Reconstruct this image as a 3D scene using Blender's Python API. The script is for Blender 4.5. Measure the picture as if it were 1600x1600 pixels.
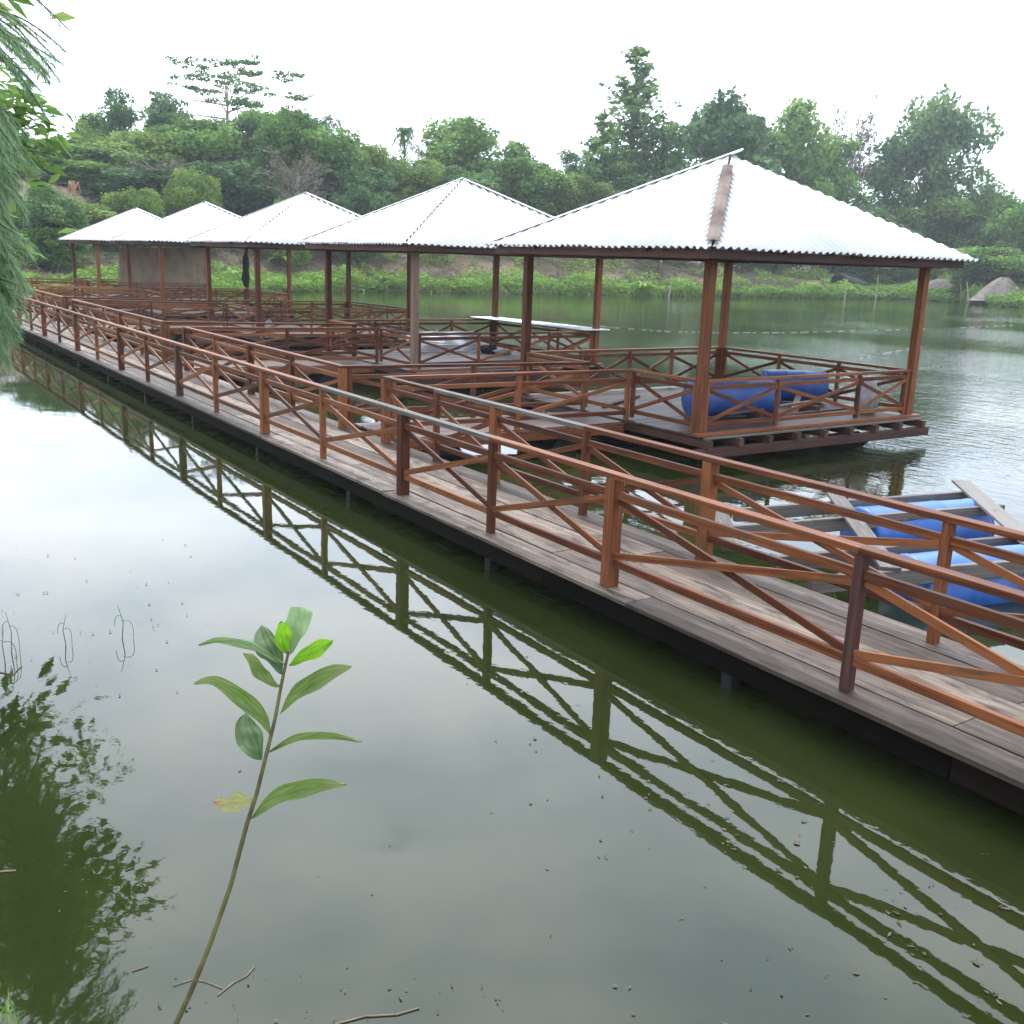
import bpy, math, random
import numpy as np
from mathutils import Vector, Matrix
R = math.radians
random.seed(7); rng = np.random.default_rng(7)
for o in list(bpy.data.objects): bpy.data.objects.remove(o)
S = bpy.context.scene; COL = S.collection

# ------------------------------------------------------------ camera
YAW, PITCH, ROLL, FPX, H = 0.596, 0.246, 0.034, 1566.6, 2.506
ZW = -0.33                                    # water level; walkway deck top is z = 0
_f = Vector((math.sin(YAW)*math.cos(PITCH), math.cos(YAW)*math.cos(PITCH), -math.sin(PITCH)))
_r = Vector((math.cos(YAW), -math.sin(YAW), 0)); _u = _r.cross(_f)
CR = _r*math.cos(ROLL) + _u*math.sin(ROLL); CU = -_r*math.sin(ROLL) + _u*math.cos(ROLL); CF = _f
CP = Vector((0, 0, H))
cd = bpy.data.cameras.new('camera'); cam = bpy.data.objects.new('camera', cd); COL.objects.link(cam)
cd.sensor_width = 36; cd.lens = 36*FPX/1600; cd.clip_start = 0.05; cd.clip_end = 3000
cam.matrix_world = Matrix(((CR.x, CU.x, -CF.x, 0), (CR.y, CU.y, -CF.y, 0), (CR.z, CU.z, -CF.z, H), (0, 0, 0, 1)))
S.camera = cam

# ------------------------------------------------------------ light
SUN_EL, SUN_AZ = R(62), R(20)
GLOW_EL, GLOW_AZ = R(42), R(22)
W = bpy.data.worlds.new('World'); S.world = W; W.use_nodes = True
nt = W.node_tree; nt.nodes.clear()
def N(t, k, **kw):
    n = t.nodes.new(k)
    for a, b in kw.items():
        if a.startswith('i_'):
            n.inputs[a[2:].replace('_', ' ')].default_value = b
        else: setattr(n, a, b)
    return n
sky = N(nt, 'ShaderNodeTexSky', sky_type='NISHITA', sun_disc=False, sun_elevation=SUN_EL, sun_rotation=SUN_AZ)
tc = N(nt, 'ShaderNodeTexCoord'); mp = N(nt, 'ShaderNodeMapping'); mp.inputs['Scale'].default_value = (1, 1, 2.6)
nz = N(nt, 'ShaderNodeTexNoise'); nz.inputs['Scale'].default_value = 2.3; nz.inputs['Detail'].default_value = 7; nz.inputs['Roughness'].default_value = .52
rp = N(nt, 'ShaderNodeValToRGB'); rp.color_ramp.elements[0].position = .20; rp.color_ramp.elements[1].position = .33
nz2 = N(nt, 'ShaderNodeTexNoise'); nz2.inputs['Scale'].default_value = 2.6; nz2.inputs['Detail'].default_value = 4
rp2 = N(nt, 'ShaderNodeValToRGB')
rp2.color_ramp.elements[0].position = .36; rp2.color_ramp.elements[0].color = (.58, .68, .84, 1)
rp2.color_ramp.elements[1].position = .60; rp2.color_ramp.elements[1].color = (.95, 1, 1.07, 1)
sc = N(nt, 'ShaderNodeVectorMath', operation='SCALE')
# clouds are brighter round the veiled sun, which stands high ahead of the camera
gd = N(nt, 'ShaderNodeVectorMath', operation='DOT_PRODUCT'); _g = Vector((math.sin(GLOW_AZ)*math.cos(GLOW_EL), math.cos(GLOW_AZ)*math.cos(GLOW_EL), math.sin(GLOW_EL)))
gd.inputs[1].default_value = _g
gmx = N(nt, 'ShaderNodeMath', operation='MAXIMUM'); gmx.inputs[1].default_value = 0
gpw = N(nt, 'ShaderNodeMath', operation='POWER'); gpw.inputs[1].default_value = 2.2
gma = N(nt, 'ShaderNodeMath', operation='MULTIPLY_ADD'); gma.inputs[1].default_value = 15.0; gma.inputs[2].default_value = 9.5
mx = N(nt, 'ShaderNodeMix', data_type='RGBA')
bg = N(nt, 'ShaderNodeBackground'); bg.inputs['Strength'].default_value = 0.1
out = N(nt, 'ShaderNodeOutputWorld')
L = nt.links.new
L(tc.outputs['Generated'], mp.inputs['Vector']); L(mp.outputs[0], nz.inputs['Vector']); L(mp.outputs[0], nz2.inputs['Vector'])
nt.links.new(tc.outputs['Generated'], gd.inputs[0]); nt.links.new(gd.outputs['Value'], gmx.inputs[0]); nt.links.new(gmx.outputs[0], gpw.inputs[0]); nt.links.new(gpw.outputs[0], gma.inputs[0]); nt.links.new(gma.outputs[0], sc.inputs['Scale'])
L(nz.outputs['Fac'], rp.inputs[0]); L(nz2.outputs['Fac'], rp2.inputs[0]); L(rp2.outputs[0], sc.inputs[0])
L(rp.outputs[0], mx.inputs[0]); L(sky.outputs[0], mx.inputs[6]); L(sc.outputs[0], mx.inputs[7])
L(mx.outputs[2], bg.inputs[0]); L(bg.outputs[0], out.inputs[0])
sd = bpy.data.lights.new('sun', 'SUN'); sd.energy = 1.3; sd.angle = R(14); sd.color = (1, .96, .9)
sun = bpy.data.objects.new('sun', sd); COL.objects.link(sun)
sv = Vector((math.sin(SUN_AZ)*math.cos(SUN_EL), math.cos(SUN_AZ)*math.cos(SUN_EL), math.sin(SUN_EL)))
sun.rotation_euler = sv.to_track_quat('Z', 'Y').to_euler()
S.view_settings.view_transform = 'Standard'; S.view_settings.look = 'None'; S.view_settings.gamma = 1
S.view_settings.exposure = 1.05

# ------------------------------------------------------------ helpers
def ray(u, v): return CF + CR*((u-800)/FPX) - CU*((v-800)/FPX)
def at_z(u, v, z):
    d = ray(u, v); return CP + d*((z-H)/d.z)
def at_d(u, v, d):                              # at horizontal distance d
    r = ray(u, v); return CP + r*(d/math.hypot(r.x, r.y))
def at_depth(u, v, d): return CP + ray(u, v)*d
def mirrored(u, v, d):                          # what the water shows at that point, d metres away
    r = ray(u, v); h = math.hypot(r.x, r.y)
    return Vector((r.x/h*d, r.y/h*d, 2*ZW - (H + r.z/h*d)))

def tag(o, label=None, cat=None, group=None, kind=None):
    if label: o['label'] = label
    if cat: o['category'] = cat
    if group: o['group'] = group
    if kind: o['kind'] = kind
    return o
def empty(name, loc=(0, 0, 0), label=None, cat=None, group=None):
    o = bpy.data.objects.new(name, None); COL.objects.link(o); o.location = loc; o.empty_display_size = .2
    return tag(o, label, cat, group)
def setattr_tone(me, tones):
    a = me.color_attributes.new('tone', 'FLOAT_COLOR', 'CORNER')
    arr = np.ones((len(me.loops), 4), dtype=np.float32)
    t = np.asarray(tones, dtype=np.float32)
    ls = np.empty(len(me.polygons), dtype=np.int64); me.polygons.foreach_get('loop_total', ls)
    rep = np.repeat(t, ls, axis=0)
    if rep.ndim == 1: rep = np.stack([rep]*3, 1)
    arr[:, :3] = rep; a.data.foreach_set('color', arr.ravel())

class MB:
    """collects boxes, tubes and sheets; build() links ONE mesh object"""
    def __init__(s): s.v = []; s.f = []; s.uv = []; s.t = []
    def quad(s, ids, uvs, t): s.f.append(ids); s.uv += uvs; s.t.append(t)
    def beam(s, a, b, w, h, up=(0, 0, 1), tone=None, bev=0.0, ext=0.0):
        """box from a to b, width w across, height h along up"""
        a = Vector(a); b = Vector(b); d = (b-a); Ln = d.length; d.normalize()
        up = Vector(up); sx = d.cross(up)
        if sx.length < 1e-4: sx = d.cross(Vector((1, 0, 0)))
        sx.normalize(); uz = sx.cross(d).normalized()
        a = a - d*ext; b = b + d*ext; Ln += 2*ext
        if tone is None: tone = random.random()
        i = len(s.v); ou, ov = random.random()*50, random.random()*50
        bev = bev or min(w, h)*.07
        prof = [(-w/2+bev, -h/2), (w/2-bev, -h/2), (w/2, -h/2+bev), (w/2, h/2-bev), (w/2-bev, h/2), (-w/2+bev, h/2), (-w/2, h/2-bev), (-w/2, -h/2+bev)]
        n = 8; per = [0]
        for k in range(8):
            p, q = prof[k], prof[(k+1) % 8]; per.append(per[-1]+math.hypot(p[0]-q[0], p[1]-q[1]))
        for e in (a, b):
            for (x, z) in prof: s.v.append(e + sx*x + uz*z)
        for k in range(n):
            k2 = (k+1) % n
            s.quad((i+k, i+k2, i+n+k2, i+n+k), [(ou, ov+per[k]), (ou, ov+per[k+1]), (ou+Ln, ov+per[k+1]), (ou+Ln, ov+per[k])], tone)
        s.quad(tuple(i+k for k in reversed(range(n))), [(ou+prof[k][0]*.3, ov+prof[k][1]) for k in reversed(range(n))], tone*.8)
        s.quad(tuple(i+n+k for k in range(n)), [(ou+prof[k][0]*.3, ov+prof[k][1]) for k in range(n)], tone*.8)
    def box(s, x0, x1, y0, y1, z0, z1, tone=None):
        dx, dy, dz = x1-x0, y1-y0, z1-z0; cx, cy, cz = (x0+x1)/2, (y0+y1)/2, (z0+z1)/2
        if dz >= dx and dz >= dy: s.beam((cx, cy, z0), (cx, cy, z1), dx, dy, up=(0, 1, 0), tone=tone)
        elif dx >= dy: s.beam((x0, cy, cz), (x1, cy, cz), dy, dz, tone=tone)
        else: s.beam((cx, y0, cz), (cx, y1, cz), dx, dz, tone=tone)
    def tube(s, pts, rad, n=8, tone=None, caps=True):
        pts = [Vector(p) for p in pts]; m = len(pts)
        if not hasattr(rad, '__len__'): rad = [rad]*m
        if tone is None: tone = random.random()
        base = len(s.v); prev = None; run = 0; ou = random.random()*20
        for k, p in enumerate(pts):
            d = (pts[min(k+1, m-1)] - pts[max(k-1, 0)]).normalized()
            if prev is None:
                ref = Vector((0, 0, 1)) if abs(d.z) < .9 else Vector((1, 0, 0)); x = d.cross(ref).normalized()
            else: x = (prev - d*prev.dot(d)).normalized()
            prev = x; y = d.cross(x)
            for j in range(n):
                a = 2*math.pi*j/n; s.v.append(p + (x*math.cos(a) + y*math.sin(a))*rad[k])
        for k in range(m-1):
            ln = (pts[k+1]-pts[k]).length
            for j in range(n):
                j2 = (j+1) % n
                s.quad((base+k*n+j, base+k*n+j2, base+(k+1)*n+j2, base+(k+1)*n+j),
                       [(ou+run, j/n), (ou+run, (j+1)/n), (ou+run+ln, (j+1)/n), (ou+run+ln, j/n)], tone)
            run += ln
        if caps:
            s.quad(tuple(base+j for j in reversed(range(n))), [(0, 0)]*n, tone)
            s.quad(tuple(base+(m-1)*n+j for j in range(n)), [(0, 0)]*n, tone)
    def poly(s, pts, tone=.5, uvs=None):
        i = len(s.v); s.v += [Vector(p) for p in pts]
        s.quad(tuple(range(i, i+len(pts))), uvs or [(p[0], p[1]) for p in pts], tone)
    def build(s, name, mat, parent=None, smooth=False):
        me = bpy.data.meshes.new(name); me.from_pydata([tuple(v) for v in s.v], [], s.f)
        uvl = me.uv_layers.new(name='UVMap'); uvl.data.foreach_set('uv', np.array(s.uv, dtype=np.float32).ravel())
        setattr_tone(me, s.t)
        if smooth: me.polygons.foreach_set('use_smooth', [True]*len(me.polygons))
        me.materials.append(mat); me.update()
        o = bpy.data.objects.new(name, me); COL.objects.link(o)
        if parent: o.parent = parent
        return o

# ------------------------------------------------------------ materials
def newmat(name):
    m = bpy.data.materials.new(name); m.use_nodes = True; t = m.node_tree; t.nodes.clear()
    o = N(t, 'ShaderNodeOutputMaterial'); b = N(t, 'ShaderNodeBsdfPrincipled'); t.links.new(b.outputs[0], o.inputs[0])
    return m, t, b, o
def wood(name, cols, rough=.5, grain=1.0, wear=None, wear_amt=.5, bump=.25, spec=.4, sharp=False):
    """cols = dark, mid, light; grain runs along U"""
    m, t, b, o = newmat(name); l = t.links.new
    uv = N(t, 'ShaderNodeUVMap'); uv.uv_map = 'UVMap'
    mp = N(t, 'ShaderNodeMapping'); mp.inputs['Scale'].default_value = (1.6*grain, 38*grain, 1)
    n1 = N(t, 'ShaderNodeTexNoise'); n1.inputs['Scale'].default_value = 1; n1.inputs['Detail'].default_value = 5; n1.inputs['Roughness'].default_value = .6
    l(uv.outputs[0], mp.inputs[0]); l(mp.outputs[0], n1.inputs['Vector'])
    at = N(t, 'ShaderNodeAttribute'); at.attribute_name = 'tone'
    oi = N(t, 'ShaderNodeObjectInfo')
    ad = N(t, 'ShaderNodeMath', operation='MULTIPLY_ADD'); l(at.outputs['Fac'], ad.inputs[0]); ad.inputs[1].default_value = .42; l(n1.outputs['Fac'], ad.inputs[2])
    ad2 = N(t, 'ShaderNodeMath', operation='MULTIPLY_ADD'); l(oi.outputs['Random'], ad2.inputs[0]); ad2.inputs[1].default_value = .22; l(ad.outputs[0], ad2.inputs[2])
    r = N(t, 'ShaderNodeValToRGB'); e = r.color_ramp.elements
    e[0].position = .42; e[0].color = (*cols[0], 1); e[1].position = 1.05 if False else 1.0; e[1].color = (*cols[2], 1)
    em = e.new(.72); em.color = (*cols[1], 1)
    l(ad2.outputs[0], r.inputs[0]); col = r.outputs[0]
    if wear:
        n2 = N(t, 'ShaderNodeTexNoise'); n2.inputs['Scale'].default_value = 1; n2.inputs['Detail'].default_value = 9; n2.inputs['Roughness'].default_value = .72; n2.inputs['Distortion'].default_value = .6
        mp2 = N(t, 'ShaderNodeMapping'); mp2.inputs['Scale'].default_value = (2.2, 8, 1); l(uv.outputs[0], mp2.inputs[0]); l(mp2.outputs[0], n2.inputs['Vector'])
        r2 = N(t, 'ShaderNodeValToRGB'); r2.color_ramp.elements[0].position = .62-.25*wear_amt; r2.color_ramp.elements[1].position = .80-.15*wear_amt
        if sharp: r2.color_ramp.elements[0].position = .47; r2.color_ramp.elements[1].position = .66
        l(n2.outputs['Fac'], r2.inputs[0])
        mx = N(t, 'ShaderNodeMix', data_type='RGBA'); l(r2.outputs[0], mx.inputs[0]); l(col, mx.inputs[6]); mx.inputs[7].default_value = (*wear, 1)
        col = mx.outputs[2]
    l(col, b.inputs['Base Color']); b.inputs['Roughness'].default_value = rough; b.inputs['Specular IOR Level'].default_value = spec
    bm = N(t, 'ShaderNodeBump'); bm.inputs['Strength'].default_value = bump; bm.inputs['Distance'].default_value = .004
    l(n1.outputs['Fac'], bm.inputs['Height']); l(bm.outputs[0], b.inputs['Normal'])
    return m
M = {}
M['wood'] = wood('stained_timber', ((.030, .0075, .0035), (.112, .032, .0115), (.26, .094, .034)), rough=.55, wear=(.088, .046, .030), wear_amt=.5, spec=.22)
M['wood_grey'] = wood('grey_weathered_timber', ((.055, .048, .042), (.12, .105, .095), (.20, .185, .17)), rough=.7, wear=(.06, .04, .03), wear_amt=.35, spec=.25)
M['wood_pale'] = wood('faded_timber', ((.09, .055, .035), (.17, .105, .07), (.25, .17, .12)), rough=.6, wear=(.12, .045, .02), wear_amt=.3)
M['deck'] = wood('worn_deck_boards', ((.030, .021, .015), (.110, .080, .060), (.265, .21, .165)), rough=.62, grain=.5, wear=(.022, .012, .008), wear_amt=.70, sharp=True, bump=.7, spec=.3)
M['deck_red'] = wood('reddish_deck_boards', ((.045, .022, .017), (.085, .052, .042), (.14, .10, .085)), rough=.5, grain=.6, wear=(.05, .024, .016), wear_amt=.5)
M['wet_shaded'] = wood('damp_shaded_timber', ((.002, .0012, .001), (.005, .003, .0024), (.013, .008, .006)), rough=.75, wear=(.03, .016, .012), wear_amt=.1, spec=.1)  # damp timber, with the shade below the deck edge also put into its near-black colour
M['joist'] = wood('rough_red_timber', ((.028, .010, .007), (.060, .023, .017), (.11, .05, .038)), rough=.6, wear=(.12, .08, .065), wear_amt=.15)
def plain(name, col, rough=.6, metal=0, spec=.5, noise=0, nscale=8, col2=None, bump=0):
    m, t, b, o = newmat(name); l = t.links.new
    b.inputs['Base Color'].default_value = (*col, 1); b.inputs['Roughness'].default_value = rough; b.inputs['Metallic'].default_value = metal
    b.inputs['Specular IOR Level'].default_value = spec
    if noise or col2:
        tcn = N(t, 'ShaderNodeTexCoord'); n = N(t, 'ShaderNodeTexNoise'); n.inputs['Scale'].default_value = nscale; n.inputs['Detail'].default_value = 6
        l(tcn.outputs['Object'], n.inputs['Vector']); r = N(t, 'ShaderNodeValToRGB'); r.color_ramp.elements[0].position = .42; r.color_ramp.elements[1].position = .66
        c2 = col2 or tuple(c*(1-noise) for c in col)
        r.color_ramp.elements[0].color = (*col, 1); r.color_ramp.elements[1].color = (*c2, 1)
        l(n.outputs['Fac'], r.inputs[0]); l(r.outputs[0], b.inputs['Base Color'])
        if bump:
            bm = N(t, 'ShaderNodeBump'); bm.inputs['Strength'].default_value = bump; bm.inputs['Distance'].default_value = .01
            l(n.outputs['Fac'], bm.inputs['Height']); l(bm.outputs[0], b.inputs['Normal'])
    return m
M['zinc'] = plain('bright_zinc_sheet', (.80, .81, .83), .5, .0, .6, noise=.10, nscale=1.3)
M['zinc_new'] = plain('shiny_zinc_sheet', (.62, .65, .70), .34, .85, .5, noise=.18, nscale=3)
M['cap'] = plain('rusty_ridge_cap', (.20, .155, .13), .8, 0, .2, col2=(.085, .055, .045), nscale=2.2)
M['blue'] = plain('blue_plastic', (.018, .10, .40), .40, 0, .5, col2=(.035, .15, .46), nscale=3.5)
M['blue_dark'] = plain('dull_blue_plastic', (.016, .075, .32), .45, 0, .5, col2=(.045, .12, .34), nscale=3)
M['black'] = plain('black_rubber', (.006, .006, .007), .7)
M['bag'] = plain('white_plastic_bag', (.42, .42, .44), .4, 0, .5, noise=.3, nscale=14, bump=.8)
M['cloth'] = plain('dark_cloth', (.012, .014, .022), .9, noise=.3)
M['tarp'] = plain('beige_tarpaulin', (.34, .27, .19), .8, 0, .2, col2=(.24, .185, .13), nscale=2.2, bump=.4)
M['stake'] = plain('pale_dry_wood', (.38, .35, .30), .8, col2=(.25, .22, .18), nscale=10)
M['bark'] = plain('grey_brown_bark', (.16, .13, .10), .9, 0, .2, col2=(.075, .06, .045), nscale=6, bump=.5)
M['bark_pale'] = plain('pale_bark', (.40, .37, .33), .85, 0, .2, col2=(.24, .21, .18), nscale=5)
M['sand'] = plain('grey_brown_sand', (.20, .175, .155), .95, 0, .1, col2=(.13, .112, .095), nscale=2.5, bump=.6)
M['rope'] = plain('white_float_line', (.42, .44, .38), .6)
M['cord'] = plain('thin_grey_cord', (.12, .13, .10), .8)
M['twig'] = plain('wet_twig', (.16, .10, .07), .7, col2=(.26, .19, .14), nscale=20)

def leafmat(name, cols, trans=.35, rough=.6, spec=.15):
    """cols dark->light driven by the leaf's own tone; thin and slightly translucent"""
    m, t, b, o = newmat(name); l = t.links.new
    at = N(t, 'ShaderNodeAttribute'); at.attribute_name = 'tone'
    oi = N(t, 'ShaderNodeObjectInfo')
    ad = N(t, 'ShaderNodeMath', operation='MULTIPLY_ADD'); l(oi.outputs['Random'], ad.inputs[0]); ad.inputs[1].default_value = .25; l(at.outputs['Fac'], ad.inputs[2])
    r = N(t, 'ShaderNodeValToRGB'); e = r.color_ramp.elements; e[0].position = .1; e[1].position = 1.1 if False else 1.0
    e[0].color = (*cols[0], 1); e[1].color = (*cols[-1], 1)
    for k, c in enumerate(cols[1:-1]):
        q = e.new(.1+.9*(k+1)/(len(cols)-1)); q.color = (*c, 1)
    l(ad.outputs[0], r.inputs[0]); l(r.outputs[0], b.inputs['Base Color'])
    b.inputs['Roughness'].default_value = rough; b.inputs['Specular IOR Level'].default_value = spec
    tr = N(t, 'ShaderNodeBsdfTranslucent'); l(r.outputs[0], tr.inputs['Color'])
    ms = N(t, 'ShaderNodeMixShader'); ms.inputs[0].default_value = trans
    l(b.outputs[0], ms.inputs[1]); l(tr.outputs[0], ms.inputs[2]); l(ms.outputs[0], o.inputs[0])
    return m
M['leaf'] = leafmat('broad_leaves', ((0.073, 0.156, 0.033), (0.124, 0.242, 0.053), (0.201, 0.352, 0.081), (0.31, 0.457, 0.117)))
M['leaf_dark'] = leafmat('dark_leaves', ((0.046, 0.112, 0.041), (0.083, 0.177, 0.063), (0.135, 0.251, 0.085), (0.215, 0.329, 0.116)))
M['leaf_light'] = leafmat('fresh_leaves', ((0.089, 0.151, 0.032), (0.14, 0.229, 0.049), (0.202, 0.314, 0.066), (0.292, 0.399, 0.098)))
M['leaf_dry'] = leafmat('dry_brush', ((.08, .08, .055), (.12, .115, .08), (.17, .15, .11), (.24, .20, .15)))
M['weed'] = leafmat('waterside_weeds', ((0.103, 0.177, 0.034), (0.163, 0.281, 0.054), (0.237, 0.399, 0.074), (0.326, 0.503, 0.108)))
M['needle'] = leafmat('feathery_foliage', ((0.112, 0.213, 0.112), (0.175, 0.3, 0.163), (0.25, 0.388, 0.213), (0.338, 0.475, 0.263)), trans=.55)

# ------------------------------------------------------------ terrain
SHORE = [(-1.3, 6), (-1.0, 4.4), (-.1, 3.5), (.6, 3.15), (1.1, 2.8), (1.6, 2.45), (2.4, 1.9), (3.8, 1.2), (6.5, -1.2), (12, -6), (30, -16), (70, -22), (105, -5), (112, 25),
         (96, 50), (97, 58), (103, 66), (100.5, 72.4), (89, 72.3), (75, 72.8), (63, 73.2), (53, 74.7), (44, 75), (33, 76), (26, 71), (18, 66), (12, 62.5),
         (6.5, 58), (4.6, 46), (3.0, 33), (1.9, 25), (.6, 17), (-.6, 10)]
SH = np.array(SHORE, float)
def shore_dist(P):
    """signed distance to the pond outline, positive on land"""
    P = np.asarray(P, float); A = SH; B = np.roll(SH, -1, 0)
    best = np.full(len(P), 1e9); inside = np.zeros(len(P), bool)
    for a, b in zip(A, B):
        d = b-a; t = np.clip(((P-a)@d)/(d@d), 0, 1); q = a+t[:, None]*d
        best = np.minimum(best, np.hypot(*(P-q).T))
        c = ((a[1] > P[:, 1]) != (b[1] > P[:, 1]))
        with np.errstate(divide='ignore', invalid='ignore'):
            xi = (b[0]-a[0])*(P[:, 1]-a[1])/(b[1]-a[1])+a[0]
        inside ^= c & (P[:, 0] < xi)
    return np.where(inside, -best, best)
def vnoise(x, y, s, seed=0):
    x = x/s+seed*17.3; y = y/s-seed*9.1; xi = np.floor(x); yi = np.floor(y); fx = x-xi; fy = y-yi
    fx = fx*fx*(3-2*fx); fy = fy*fy*(3-2*fy)
    h = lambda a, b: (np.sin(a*127.1+b*311.7+seed)*43758.5453) % 1
    return (h(xi, yi)*(1-fx)+h(xi+1, yi)*fx)*(1-fy)+(h(xi, yi+1)*(1-fx)+h(xi+1, yi+1)*fx)*fy
def ss(x, a, b):
    t = np.clip((x-a)/(b-a), 0, 1); return t*t*(3-2*t)
def ground_z(P):
    P = np.atleast_2d(np.asarray(P, float)); d = shore_dist(P); x, y = P.T
    far = ss(y, 46, 62); right = ss(x, 62, 88)
    hf = .9*ss(d, 0, 3) + 1.6*ss(d, 3, 9) + 4.6*ss(d, 8, 20) + 1.8*ss(d, 20, 60)
    hr = 1.0*ss(d, 0, 4) + 1.3*ss(d, 4, 16) + .8*ss(d, 16, 60) + 9*ss(d, 35, 130)
    hn = 1.15*ss(d, 0, 2.6) + .5*ss(d, 3, 20)
    h = (hf*(1-right)+hr*right)*far + (hn*(1-ss(x, 40, 80))+hr*ss(x, 40, 80))*(1-far)
    n = (vnoise(x, y, 5, 1)-.5)*.7 + (vnoise(x, y, 1.7, 2)-.5)*.28
    h = h + n*ss(d, .5, 8)*(.3+.7*far) + (vnoise(x, y, .4, 3)-.5)*.06*ss(d, 0, 1)
    z = np.where(d > 0, ZW+.0 + h, ZW - np.minimum(1.6, -d*.45))
    return z
def gz(x, y): return float(ground_z([(x, y)])[0])
def axis(segs):
    a = []
    for lo, hi, st in segs: a += list(np.arange(lo, hi, st))
    return np.array(a+[segs[-1][1]])
gx = axis([(-900, -120, 60), (-120, -12, 9), (-12, -3, 1), (-3, 10, .3), (10, 110, 1.6), (110, 200, 9), (200, 1100, 60)])
gy = axis([(-500, -40, 40), (-40, -4, 4), (-4, 10, .3), (10, 56, 1.6), (56, 104, 1.0), (104, 200, 8), (200, 1400, 60)])
GX, GY = np.meshgrid(gx, gy); P = np.stack([GX.ravel(), GY.ravel()], 1); Z = ground_z(P)
nx, ny = len(gx), len(gy)
me = bpy.data.meshes.new('ground')
idx = np.arange(nx*ny).reshape(ny, nx)
F = np.stack([idx[:-1, :-1].ravel(), idx[:-1, 1:].ravel(), idx[1:, 1:].ravel(), idx[1:, :-1].ravel()], 1)
me.from_pydata(np.column_stack([P, Z]).tolist(), [], F.tolist()); me.polygons.foreach_set('use_smooth', [True]*len(F))
m, t, b, o_ = newmat('bank_soil'); l = t.links.new
tcn = N(t, 'ShaderNodeTexCoord')
n1 = N(t, 'ShaderNodeTexNoise'); n1.inputs['Scale'].default_value = .22; n1.inputs['Detail'].default_value = 8; n1.inputs['Roughness'].default_value = .62; l(tcn.outputs['Object'], n1.inputs['Vector'])
r1 = N(t, 'ShaderNodeValToRGB'); e = r1.color_ramp.elements; e[0].position = .30; e[0].color = (.06, .10, .03, 1); e[1].position = .60; e[1].color = (.20, .145, .105, 1)
q = e.new(.38); q.color = (.10, .11, .05, 1); q = e.new(.46); q.color = (.145, .105, .073, 1)
l(n1.outputs['Fac'], r1.inputs[0])
n2 = N(t, 'ShaderNodeTexNoise'); n2.inputs['Scale'].default_value = 2.4; n2.inputs['Detail'].default_value = 8; l(tcn.outputs['Object'], n2.inputs['Vector'])
mx = N(t, 'ShaderNodeMix', data_type='RGBA', blend_type='OVERLAY'); mx.inputs[0].default_value = .6; l(r1.outputs[0], mx.inputs[6]); l(n2.outputs['Fac'], mx.inputs[7])
l(mx.outputs[2], b.inputs['Base Color']); b.inputs['Roughness'].default_value = .95; b.inputs['Specular IOR Level'].default_value = .1
bm = N(t, 'ShaderNodeBump'); bm.inputs['Strength'].default_value = .8; bm.inputs['Distance'].default_value = .15; l(n2.outputs['Fac'], bm.inputs['Height']); l(bm.outputs[0], b.inputs['Normal'])
me.materials.append(m); gr = bpy.data.objects.new('ground', me); COL.objects.link(gr); tag(gr, kind='structure')

# water: one sheet just inside the banks
m, t, b, o_ = newmat('pond_water'); l = t.links.new
tcn = N(t, 'ShaderNodeTexCoord'); sep = N(t, 'ShaderNodeSeparateXYZ'); l(tcn.outputs['Object'], sep.inputs[0])
def mrange(src, a, b_, c, d):
    n = N(t, 'ShaderNodeMapRange'); n.interpolation_type = 'SMOOTHSTEP'
    n.inputs[1].default_value = a; n.inputs[2].default_value = b_; n.inputs[3].default_value = c; n.inputs[4].default_value = d
    l(src, n.inputs[0]); return n.outputs[0]
def math_(op, a, b_):
    n = N(t, 'ShaderNodeMath', operation=op)
    for k, v in ((0, a), (1, b_)):
        if isinstance(v, (int, float)): n.inputs[k].default_value = v
        else: l(v, n.inputs[k])
    return n.outputs[0]
windx = mrange(sep.outputs['X'], 6.4, 22, 0, 1)
farc = mrange(sep.outputs['Y'], 40, 62, 1, .25)
patch = N(t, 'ShaderNodeTexNoise'); patch.inputs['Scale'].default_value = .07; patch.inputs['Detail'].default_value = 2; l(tcn.outputs['Object'], patch.inputs['Vector'])
pm = mrange(patch.outputs['Fac'], .38, .62, .35, 1.3)
wind = math_('MULTIPLY', math_('MULTIPLY', windx, farc), pm)
def wav(scale, stretch, det=3):
    mpn = N(t, 'ShaderNodeMapping'); mpn.inputs['Rotation'].default_value = (0, 0, R(25)); mpn.inputs['Scale'].default_value = (1, stretch, 1)
    n = N(t, 'ShaderNodeTexNoise'); n.inputs['Scale'].default_value = scale; n.inputs['Detail'].default_value = det; n.inputs['Roughness'].default_value = .5
    l(tcn.outputs['Object'], mpn.inputs[0]); l(mpn.outputs[0], n.inputs['Vector']); return n.outputs['Fac']
h1 = math_('MULTIPLY', wav(5.5, .45), math_('ADD', math_('MULTIPLY', wind, .024), .0005))
h2 = math_('MULTIPLY', wav(1.1, .6, 2), math_('ADD', math_('MULTIPLY', wind, .014), .0026))
h3 = math_('MULTIPLY', wav(15, .8, 2), math_('ADD', math_('MULTIPLY', wind, .005), .00022))
hh = math_('ADD', math_('ADD', h1, h2), h3)
bm = N(t, 'ShaderNodeBump'); bm.inputs['Strength'].default_value = 1; bm.inputs['Distance'].default_value = 1; l(hh, bm.inputs['Height']); l(bm.outputs[0], b.inputs['Normal'])
mur = N(t, 'ShaderNodeTexNoise'); mur.inputs['Scale'].default_value = .5; mur.inputs['Detail'].default_value = 4; l(tcn.outputs['Object'], mur.inputs['Vector'])
rr = N(t, 'ShaderNodeValToRGB'); rr.color_ramp.elements[0].position = .3; rr.color_ramp.elements[1].position = .75
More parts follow.
